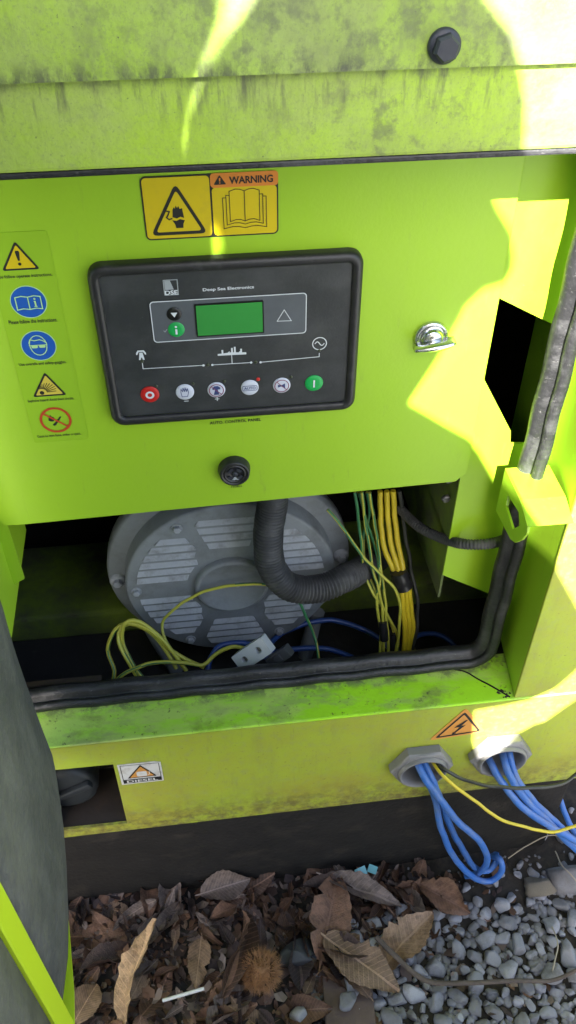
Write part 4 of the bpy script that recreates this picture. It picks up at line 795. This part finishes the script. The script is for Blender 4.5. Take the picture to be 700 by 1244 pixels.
gc('blue_cable', 'blue cable falling innermost in the looped bundle of the left gland', [(508, 905, -.05), (512, 918, -.10), (525, 947, -.124), (537, 975, -.122), (546, 1002, -.126), (562, 1032, -.132), (577, 1054, -.138), (592, 1058, -.138), (602, 1048, -.132), (603, 1036, -.122)], 0.0048, 'wblue', GB)
gc('blue_cable', 'blue cable hanging lowest to the gravel from the left gland', [(502, 908, -.05), (507, 921, -.10), (521, 950, -.118), (530, 975, -.122), (537, 1009, -.136), (553, 1043, -.146), (577, 1067, -.150), (597, 1070, -.150), (610, 1057, -.146), (607, 1043, -.136), (598, 1040, -.125)], 0.0048, 'wblue', GB)
gc('blue_cable', 'leftmost blue cable running down from the corner gland', [(586, 906, -.05), (592, 918, -.10), (607, 946, -.130), (631, 977, -.142), (659, 998, -.146), (690, 1016, -.146), (715, 1030, -.150), (740, 1036, -.16)], 0.0050, 'wblue', GB)
gc('blue_cable', 'middle blue cable running down from the corner gland', [(603, 902, -.05), (609, 912, -.10), (620, 944, -.132), (641, 974, -.136), (671, 1003, -.138), (695, 1028, -.142), (720, 1046, -.15)], 0.0050, 'wblue', GB)
gc('blue_cable', 'rightmost blue cable running down from the corner gland', [(612, 900, -.05), (617, 910, -.10), (628, 946, -.126), (651, 976, -.130), (677, 1000, -.130), (694, 1018, -.130), (712, 1030, -.13)], 0.0050, 'wblue', GB)
gc('blue_cable', 'faded blue cable end hanging at the right edge of the base frame', [(676, 955, -.06), (682, 975, -.08), (692, 1000, -.10), (704, 1020, -.12), (720, 1034, -.13)], 0.0045, 'wblue', GB)
gc('yellow_wire', 'single thin yellow wire swinging right from the left gland', [(517, 906, -.05), (522, 918, -.10), (539, 943, -.140), (573, 970, -.158), (607, 994, -.168), (631, 1002, -.170), (659, 1010, -.172), (680, 1010, -.172), (702, 1002, -.168), (730, 992, -.16)], 0.0022, 'wyellow')
gc('black_wire', 'thin black wire sagging right from the left gland across the base', [(522, 912, -.06), (528, 926, -.112), (540, 935, -.130), (558, 944, -.136), (592, 954, -.150), (636, 957, -.158), (678, 953, -.146), (697, 943, -.126), (712, 932, -.12)], 0.0025, 'wblack')

# ================================================================== loose stones, leaves and bits on the ground
def rock(sub, seed, flat, rough=0.25):
    bm = bmesh.new(); bmesh.ops.create_icosphere(bm, subdivisions=sub, radius=1.0); rr = random.Random(seed)
    pl = [(V((rr.gauss(0, 1), rr.gauss(0, 1), rr.gauss(0, 1))).normalized(), rr.uniform(0.48, 0.80)) for _ in range(9)]
    for v in bm.verts:
        p = v.co.copy()
        for d, k in pl:
            e = p.dot(d) - k
            if e > 0: p -= d * e * 0.97
        p *= 1 + rough * 0.3 * noise.noise(v.co * 1.3 + V((seed, 0, 0))); v.co = V((p.x * flat[0], p.y * flat[1], p.z * flat[2]))
    me = bpy.data.meshes.new('stone'); bm.to_mesh(me); bm.free()
    for q in me.polygons: q.use_smooth = True
    return me
rk = [rock(3, k, (1.0, random.uniform(0.62, 0.85), random.uniform(0.5, 0.72))) for k in range(12)]
for me in rk: me.materials.append(M['stone'])
def inpoly(x, y, P):
    r = False
    for i in range(len(P)):
        (x0, y0), (x1, y1) = P[i], P[i - 1]
        if (y0 > y) != (y1 > y) and x < (x1 - x0) * (y - y0) / (y1 - y0) + x0: r = not r
    return r
def gx(px): q = gz(px[0], px[1], GZ); return (q.x, q.y)
dense = [gx(p) for p in [(352, 1262), (372, 1215), (398, 1185), (425, 1150), (470, 1105), (520, 1095), (562, 1092), (600, 1100), (640, 1090), (668, 1050), (715, 1030), (760, 1000), (860, 1290), (860, 1400), (345, 1400)]]
sparse = [gx(p) for p in [(330, 1150), (420, 1120), (520, 1080), (600, 1050), (650, 1020), (700, 945), (780, 940), (860, 1300), (300, 1300), (320, 1200)]]
rs = random.Random(3); pts = []
def ok(x, y, r, k=0.80): return all((x - a) ** 2 + (y - b) ** 2 > ((r + c) * k) ** 2 for a, b, c in pts)
bigs = [((692, 1068), 0.042), ((648, 1060), 0.013), ((590, 1140), 0.020), ((560, 1130), 0.013), ((620, 1090), 0.012)]
def add_stone(x, y, r, z=None, me=None, m=None):
    o = bpy.data.objects.new('stone', me or rs.choice(rk)); col.objects.link(o)
    o.scale = (r, r, r * rs.uniform(0.85, 1.1)); o.rotation_euler = (rs.uniform(-0.5, 0.5), rs.uniform(-0.5, 0.5), rs.uniform(0, 6.28))
    o.parent = ground; zz = gh(x, y) + r * (0.30 if z is None else z); o.location = V((x, y, zz + Z0)) - WORLD[ground.name]
    return o
for (px, r) in bigs: x, y = gx(px); pts.append((x, y, r)); add_stone(x, y, r, 0.2)
cnt = 0; loose = []
for t in range(26000):
    x = rs.uniform(0.02, 0.75); y = rs.uniform(-0.55, 0.02)
    d = inpoly(x, y, dense); s2 = inpoly(x, y, sparse)
    if not (d or s2): continue
    if not d and rs.random() > 0.012: continue
    r = rs.choice([0.011, 0.013, 0.015, 0.0175, 0.020, 0.0235]) if d else rs.uniform(0.006, 0.014)
    if t > 9000: r = rs.uniform(0.0065, 0.011)
    if not ok(x, y, r, 0.70): continue
    pts.append((x, y, r)); q = (x, y, r); vis = y > -0.345 - 0.1 * (x - 0.4) and x < 0.56
    if vis and cnt < 285: add_stone(x, y, r, 0.35 if d else 0.2); cnt += 1
    else: loose.append(q)
# a second layer under the first so that no bare soil shows between them, and the far gravel, as one mass
b = MB()
base = [rock(2, 40 + k, (1, 0.75, 0.65)) for k in range(5)]
def put(x, y, r, z):
    me = rs.choice(base); q = Matrix.Rotation(rs.uniform(0, 6.28), 3, 'Z') @ Matrix.Rotation(rs.uniform(-.6, .6), 3, 'X')
    b.add([V((x, y, z)) + q @ (v.co * r) for v in me.vertices], [list(p.vertices) for p in me.polygons], 0, True)
for x, y, r in loose: put(x, y, r, gh(x, y) + r * 0.3)
for t in range(3200):
    x = rs.uniform(0.02, 0.8); y = rs.uniform(-0.6, 0.0)
    if inpoly(x, y, dense): r = rs.uniform(0.004, 0.012); put(x, y, r, gh(x, y) + r * 0.1)
for t in range(900):
    x = rs.uniform(0.45, 1.6); y = rs.uniform(-0.9, 0.8)
    if not inpoly(x, y, dense) and x > 0.56: r = rs.uniform(0.008, 0.018); put(x, y, r, gh(x, y) + r * 0.2)
for t in range(500):
    x = rs.uniform(-0.3, 0.56); y = rs.uniform(-0.4, -0.1); r = rs.uniform(0.0015, 0.0045); put(x, y, r, gh(x, y) + r * 0.2)
gr = b.build('gravel', 'stone'); gr['kind'] = 'stuff'; gr['label'] = 'small blue grey gravel bedding around the larger stones'; gr['category'] = 'gravel'

# ---------------- dead leaves
def leafmesh(seed, wid, curl, fold, teeth=0.035, twist=0.0, droop=0.0):
    rr = random.Random(seed); n = 18; vs = []; fs = []; m_ = 7
    for i in range(n + 1):
        t = i / n; hw = wid * (math.sin(math.pi * min(1, t * 0.96 + 0.03) ** 0.85) ** 0.8) * (1 + (teeth if i % 2 else -teeth)) + 0.004
        hw *= 1 + 0.16 * noise.noise(V((t * 3.1, seed * 1.7, 5))); tear = rr.uniform(0.5, 0.8) if rr.random() < 0.16 else 1
        for j in range(m_):
            s = (j - 3) / 3; y = s * hw * (tear if s > 0.5 else 1); rib = 0.012 * (abs(s) < 0.05)
            z = fold * abs(s) ** 1.3 * hw * 2 + curl * (4 * t * (1 - t) - 0.5 + 0.7 * t * t) + 0.055 * noise.noise(V((t * 3.5 + seed, s * 1.3, seed))) + 0.010 * math.sin(t * 42 + abs(s) * 6) * abs(s) - rib
            a = twist * (t - 0.5); vs.append((t - 0.5, y * math.cos(a) - z * math.sin(a), y * math.sin(a) + z * math.cos(a) - droop * (t - 0.5) ** 2))
    for i in range(n):
        for j in range(m_ - 1): fs.append((i * m_ + j, (i + 1) * m_ + j, (i + 1) * m_ + j + 1, i * m_ + j + 1))
    o = len(vs); vs += [(-0.62, -0.006, 0), (-0.62, 0.006, 0.006)]; fs.append((2, 4, o + 1, o))
    me = bpy.data.meshes.new('leaf'); me.from_pydata(vs, [], fs)
    for q in me.polygons: q.use_smooth = True
    return me
lv = []
for k in range(14):
    me = leafmesh(k, random.uniform(0.13, 0.30), random.uniform(-0.16, 0.22), random.uniform(-0.1, 0.75), twist=random.uniform(-1.2, 1.2), droop=random.uniform(-0.6, 0.6))
    lv.append(me)
lms = ['leaf_a', 'leaf_a', 'leaf_c', 'leaf_d', 'leaf_b', 'leaf_c', 'leaf_a']
lvm = []
for i in range(28):
    me = lv[i % 14].copy(); me.materials.append(M[lms[i % 7]]); lvm.append(me)
litter = [gx(p) for p in [(60, 1090), (350, 1066), (500, 1052), (575, 1062), (520, 1120), (450, 1160), (410, 1215), (370, 1300), (0, 1330), (-60, 1200)]]
rl_ = random.Random(11); nl = 0
for t in range(4000):
    x = rl_.uniform(-0.5, 0.32); y = rl_.uniform(-0.5, -0.085)
    if not inpoly(x, y, litter) or nl >= 290 or math.hypot(x - gx((318, 1190))[0], y - gx((318, 1190))[1]) < 0.045: continue
    o = bpy.data.objects.new('leaf', rl_.choice(lvm)); col.objects.link(o); L = rl_.choice([0.025, 0.03, 0.04, 0.05, 0.06, 0.075, 0.09])
    o.scale = (L, L * rl_.uniform(0.8, 1.15), L); o.rotation_euler = (rl_.gauss(0, 0.28), rl_.gauss(0, 0.16), rl_.uniform(0, 6.28)); o.parent = ground
    o.location = V((x, y, gh(x, y) + rl_.uniform(0.001, 0.014) + Z0)) - WORLD[ground.name]; nl += 1
def big_leaf(px, L, rz, rx, ry, m, label, seed, wid, curl=0.05, fold=0.3, twist=0.0, h=0.02, teeth=0.035, droop=0.0):
    me = leafmesh(seed, wid, curl, fold, teeth, twist, droop); me.materials.append(M[m]); o = bpy.data.objects.new('dead_leaf', me); col.objects.link(o)
    x, y = gx(px); o.scale = (L, L, L); o.rotation_euler = (R(rx), R(ry), R(rz)); o.location = (x, y, gh(x, y) + h + Z0)
    return tag(o, label, 'leaf', 'large dead leaves on the ground')
big_leaf((172, 1192), 0.150, 66, -42, -16, 'leaf_e', 'golden brown folded leaf standing upright left of the spiky bur', 101, 0.17, 0.10, 0.25, 0.3, 0.032, 0.03)
big_leaf((438, 1178), 0.128, -42, 5, 3, 'leaf_b', 'broad tan veined leaf lying over the brown tile fragment', 104, 0.23, 0.04, 0.15, 0.2, 0.030)
big_leaf((492, 1150), 0.120, 35, -8, -8, 'leaf_b', 'pale torn leaf at the edge of the gravel', 105, 0.24, 0.08, 0.25, 0.5, 0.022, 0.06)
big_leaf((540, 1094), 0.085, -35, 12, 6, 'leaf_a', 'curled rusty brown leaf under the looped blue cables', 106, 0.27, 0.08, 0.4, 0.6, 0.014)
big_leaf((440, 1092), 0.125, -28, -6, 3, 'leaf_d', 'long narrow greyish leaf just below the turquoise plastic', 107, 0.15, 0.03, 0.4, 0.2, 0.034)
big_leaf((400, 1118), 0.130, 70, 10, -8, 'leaf_a', 'reddish brown leaf between the twig and the base frame', 108, 0.24, 0.06, 0.2, -0.5, 0.026)
big_leaf((105, 1222), 0.060, 60, 12, 10, 'leaf_b', 'small tan leaf beside the foot of the open door', 109, 0.36, 0.10, 0.3, 0.2, 0.020)
big_leaf((285, 1165), 0.125, 75, 40, 6, 'leaf_a', 'narrow curled brown leaf leaning left of the spiky bur', 110, 0.13, 0.14, 0.8, 1.0, 0.030)
big_leaf((275, 1082), 0.080, 10, 20, 0, 'leaf_d', 'pale crumpled leaf against the bottom of the base frame', 112, 0.26, 0.10, 0.4, 0.6, 0.022)
# crumbled leaf bits and grit trodden between the leaves
b = MB(); cm = random.Random(21)
for t in range(5200):
    x = cm.uniform(-0.5, 0.40); y = cm.uniform(-0.5, -0.085)
    if not inpoly(x, y, sparse if cm.random() < 0.12 else litter): continue
    L = cm.uniform(0.003, 0.014); a = cm.uniform(0, 6.28); z = gh(x, y) + cm.uniform(0.001, 0.010)
    u = V((math.cos(a), math.sin(a), cm.gauss(0, 0.35))) * L; w_ = V((-math.sin(a), math.cos(a), cm.gauss(0, 0.35))) * L * cm.uniform(0.2, 0.7); p = V((x, y, z))
    b.add([p - u, p - u * .2 - w_, p + u * .9 - w_ * .3, p + u * .5 + w_ * .8, p - u * .5 + w_], [(0, 1, 2, 3, 4)], cm.choice([0, 0, 1, 1, 2]))
lt = b.build('leaf_litter', ['leaf_a', 'leaf_c', 'leaf_d']); tag(lt, 'crumbled brown leaf bits between the dead leaves', 'leaf litter', None, 'stuff')
# chestnut bur
bx_, by_ = gx((318, 1190)); bz_ = gh(bx_, by_) + 0.040
b = MB(); me = rock(3, 77, (1, 1, 0.95), 0.1); b.add([V((bx_, by_, bz_)) + v.co * 0.024 for v in me.vertices], [list(p.vertices) for p in me.polygons], 0, True)
rb = random.Random(5)
for k in range(1500):
    z = rb.uniform(-1, 1); a = rb.uniform(0, 6.283); d = V((math.sqrt(1 - z * z) * math.cos(a), math.sqrt(1 - z * z) * math.sin(a), z))
    d2 = (d + V((rb.gauss(0, .38), rb.gauss(0, .38), rb.gauss(0, .38)))).normalized(); p0 = V((bx_, by_, bz_)) + d * 0.023; p1 = p0 + d2 * rb.uniform(0.007, 0.015)
    u = d2.orthogonal().normalized() * 0.00045; w_ = d2.cross(u); b.add([p0 + u, p0 - u * .5 + w_ * .87, p0 - u * .5 - w_ * .87, p1], [(0, 1, 3), (1, 2, 3), (2, 0, 3)])
tag(b.build('chestnut_bur', 'bur'), 'round spiky brown chestnut bur among the dead leaves', 'chestnut bur')
def ground_tube(name, m, px, r, label, cat, hs, n=8):
    P = []
    for k, q in enumerate(px): x, y = gx(q); P.append(V((x, y, gh(x, y) + hs[k % len(hs)])))
    b = MB(); b.tube(P, r, n, 0.006); return tag(b.build(name, m), label, cat)
ground_tube('twig', 'twig', [(455, 1150), (478, 1172), (515, 1198), (560, 1203), (620, 1200), (668, 1196), (700, 1185)], (0.0042, 0.0026), 'long thin grey brown twig lying across the gravel', 'twig', [0.036, 0.034, 0.026])
ground_tube('paper_stick', 'pwhite', [(200, 1223), (250, 1211)], 0.0026, 'short white paper stick between the leaves', 'stick', [0.032])
for pts_, lb_ in (([(615, 1048), (640, 1036), (668, 1030), (690, 1038), (712, 1050)], 'longest pale dry straw arching over the gravel beside the base'), ([(672, 1040), (676, 1062), (690, 1080), (704, 1092)], 'short pale dry straw bent over the large blue stone'), ([(668, 1130), (672, 1158), (664, 1190)], 'thin straw standing in the gravel at right')):
    ground_tube('straw', 'straw', pts_, 0.0011, lb_, 'straw', [0.02, 0.04, 0.045, 0.03], 5)
b = MB()
for (px, sx, a) in (((437, 1070), 0.009, 0.3),): x, y = gx(px); z = gh(x, y) + 0.040; b.box(x - sx, x + sx, y - sx * .7, y + sx * .7, z, z + 0.002, rot=Matrix.Rotation(a, 3, 'Z') @ Matrix.Rotation(0.5, 3, 'X'))
tag(b.build('plastic_scrap', 'cyan'), 'larger turquoise plastic scrap by the base frame', 'plastic scrap', 'turquoise plastic scraps')
b = MB(); x, y = gx((451, 1067)); z = gh(x, y) + 0.040; b.box(x - .007, x + .007, y - .006, y + .006, z, z + 0.002, rot=Matrix.Rotation(-.5, 3, 'Z') @ Matrix.Rotation(0.4, 3, 'X'))
tag(b.build('plastic_scrap', 'cyan'), 'smaller turquoise plastic scrap right of the larger one', 'plastic scrap', 'turquoise plastic scraps')
b = MB(); x, y = gx((424, 1222)); z = gh(x, y); b.box(x - .036, x + .036, y - .042, y + .042, z - 0.01, z + 0.016, rot=Matrix.Rotation(-0.08, 3, 'Z')); tag(b.build('tile_fragment', 'brick', None, bevel=0.003), 'flat brown square tile fragment under the broad tan leaf', 'tile')
def lone(name, px, r, fl, m, label, cat, z=0.4, seed=1, rz=0.0, h=0.0):
    me = rock(4, seed, fl, 0.5); me.materials.append(M[m]); o = bpy.data.objects.new(name, me); col.objects.link(o); x, y = gx(px)
    o.scale = (r, r, r); o.rotation_euler = (0, 0, rz); o.location = (x, y, gh(x, y) + r * fl[2] * z + h + Z0); return tag(o, label, cat)
lone('cobble', (362, 1165), 0.034, (1, 0.66, 0.6), 'stone_d', 'smooth dark oval cobble just right of the spiky bur', 'stone', seed=201, rz=0.2, h=0.012)
lone('concrete_lump', (655, 1076), 0.028, (1, 0.75, 0.6), 'stone_t', 'rough tan concrete lump below the blue cables', 'stone', seed=202)
lone('pebble', (422, 1219), 0.017, (1, 0.72, 0.7), 'stone', 'pale pebble resting on the brown tile fragment', 'stone', seed=203, rz=1.0, h=0.020)

# ================================================================== who and what throws the shadows (behind the camera)
def body(prof, Yp, mats, split, depth):
    """stacked cross-sections: prof = [(height, left, right)] measured where the shadow falls, carried back to where the body stands"""
    S = V((0.2, 1.0, -0.75)); hs = [p[0] for p in prof]; ls = []; n = 28; zs = []
    smp = []
    for i in range(len(prof) - 1):
        n_ = max(1, int(abs(prof[i][0] - prof[i + 1][0]) / 0.02))
        for k in range(n_): t = k / n_; smp.append(tuple(prof[i][j] + (prof[i + 1][j] - prof[i][j]) * t for j in range(3)))
    smp.append(prof[-1]); K = len(smp) - 1
    for h, xl, xr in smp:
        cx = (xl + xr) / 2; a = (xr - xl) / 2; dp = min(depth(h), a * 1.0); c = V((cx, 0, h)) + S * Yp
        ls.append([c + V((a * math.cos(2 * math.pi * j / n), 0, 0)) + S * (dp * math.sin(2 * math.pi * j / n)) for j in range(n)]); zs.append(h)
    b = MB(); mi = [split(zs[k]) for k in range(K) for j in range(n)]
    b.loft(ls, mi, True, True, True); return b
PH = [(0.262, 0.09, 0.135), (0.245, 0.072, 0.158), (0.225, 0.052, 0.176), (0.213, 0.045, 0.185), (0.194, 0.027, 0.205), (0.169, 0.012, 0.220), (0.148, 0.003, 0.227), (0.12, -0.002, 0.2315), (0.109, 0.0, 0.237), (0.086, 0.001, 0.254), (0.070, -0.002, 0.262), (0.054, -0.006, 0.265), (0.042, -0.010, 0.262), (0.034, -0.012, 0.256), (0.029, -0.014, 0.238), (0.012, -0.018, 0.223), (0.002, -0.02, 0.220), (-0.047, -0.04, 0.202), (-0.095, -0.05, 0.179),
      (-0.110, -0.06, 0.200), (-0.125, -0.08, 0.220), (-0.146, -0.10, 0.250), (-0.168, -0.12, 0.267), (-0.24, -0.15, 0.309), (-0.302, -0.16, 0.342), (-0.317, -0.16, 0.351), (-0.339, -0.16, 0.360), (-0.381, -0.16, 0.385), (-0.411, -0.16, 0.402), (-0.46, -0.16, 0.424), (-0.50, -0.15, 0.430), (-0.525, -0.14, 0.424), (-0.558, -0.12, 0.405), (-0.579, -0.10, 0.375), (-0.586, -0.09, 0.34), (-0.590, -0.08, 0.304), (-0.66, -0.06, 0.312), (-0.72, -0.06, 0.33), (-0.95, -0.05, 0.33), (-1.30, -0.03, 0.30), (-1.57, -0.02, 0.28)]
PH = [(h, xl - (0.005 if h > 0.06 else 0), xr) for h, xl, xr in PH]
b = body(PH, -0.90, None, lambda h: 1 if h > 0.16 else (0 if h > -0.11 else (2 if h > -0.95 else 3)), lambda h: 0.085 if h > -0.1 else 0.10)
tag(b.build('person', ['skin', 'hair', 'jacket', 'trousers'], recalc=True), 'person in a grey jacket standing behind the camera with one elbow out', 'person')
b = MB(); S_ = V((0.2, 1.0, -0.75))
pb = [(0.300, -0.735), (0.321, -0.695), (0.352, -0.672), (0.378, -0.651), (0.393, -0.637), (0.405, -0.634), (0.438, -0.588), (0.470, -0.560), (0.560, -0.556), (0.620, -0.60), (0.625, -0.75), (0.625, -1.55), (0.60, -1.60), (0.32, -1.60), (0.30, -1.55)]  # added block out of view, outline shaped to shade the lower right
b.loft([[V((0.46 + (x - 0.46) * k, 0, -1.1 + (z + 1.1) * k)) + S_ * yy for x, z in pb] for yy, k in ((-0.95, 0.97), (-0.93, 1), (-0.87, 1), (-0.85, 0.97))], 0, False, True, True)
tag(b.build('shadow_block', 'caster', recalc=True), 'tall unseen block added beside the person to shade the lower right', 'shadow block')
TR = thing('shadow_tree', (-0.48, -1.30, GZ), 'unseen chestnut tree added behind the camera to the left for its shadow', 'tree')
SLt = [(-0.05, 0.30), (0.013, 0.23), (0.019, 0.218), (0.016, 0.200), (0.006, 0.181), (-0.005, 0.157), (-0.011, 0.133), (-0.009, 0.110), (-0.013, 0.093), (-0.0125, 0.075), (0.0, 0.05), (0.01, 0.0), (0.02, -0.3), (0.04, -0.8), (0.08, -1.4), (0.12, -1.9)]  # tree added out of view; its edge is shaped to leave the light streak
ls = []
tb = [(1.9, -0.30, 0.02), (0.9, -0.36, 0.00), (0.5, -0.38, -0.02)] + [(z, -0.40 + 0.03 * math.sin(z * 5), x) for x, z in [(x + 0.006, z) for x, z in SLt[1:]]]
bt_ = body(tb, -1.30, None, lambda h: 0, lambda h: 0.20)
trunk = bt_.build('trunk', 'bark', TR, recalc=True)
cr = MB(); rc = random.Random(2)
for (lx, ly, lz, ex, ey, ez) in ((-0.55, -1.3, 2.0, -1.6, -1.6, 3.4), (-0.6, -1.4, 2.4, 0.1, -2.6, 4.0), (-0.6, -1.3, 2.6, -0.9, -0.9, 4.4), (-0.6, -1.4, 2.2, -1.8, -2.6, 3.8)):
    cr.tube([V((lx, ly, lz)), V(((lx + ex) / 2, (ly + ey) / 2, (lz + ez) / 2 + 0.2)), V((ex, ey, ez))], (0.07, 0.02), 8, 0.1)
cr.build('limb', 'bark', TR)
cr = MB()
for (ex, ey, ez) in ((-1.6, -1.7, 3.6), (-0.2, -2.6, 4.2), (-1.0, -1.4, 4.6), (-1.9, -2.7, 4.0), (-1.0, -2.4, 4.9)):
    for k in range(420):
        d = V((rc.gauss(0, 1), rc.gauss(0, 1), rc.gauss(0, .8))); d = d.normalized() * rc.random() ** 0.4 * 0.75; p = V((ex, ey, ez)) + d
        u = V((rc.gauss(0, 1), rc.gauss(0, 1), rc.gauss(0, .5))).normalized() * 0.10; w_ = u.orthogonal().normalized() * 0.035
        cr.add([p - u, p + w_, p + u, p - w_], [(0, 1, 2, 3)])
cr.build('crown', 'treeleaf', TR)['kind'] = 'stuff'
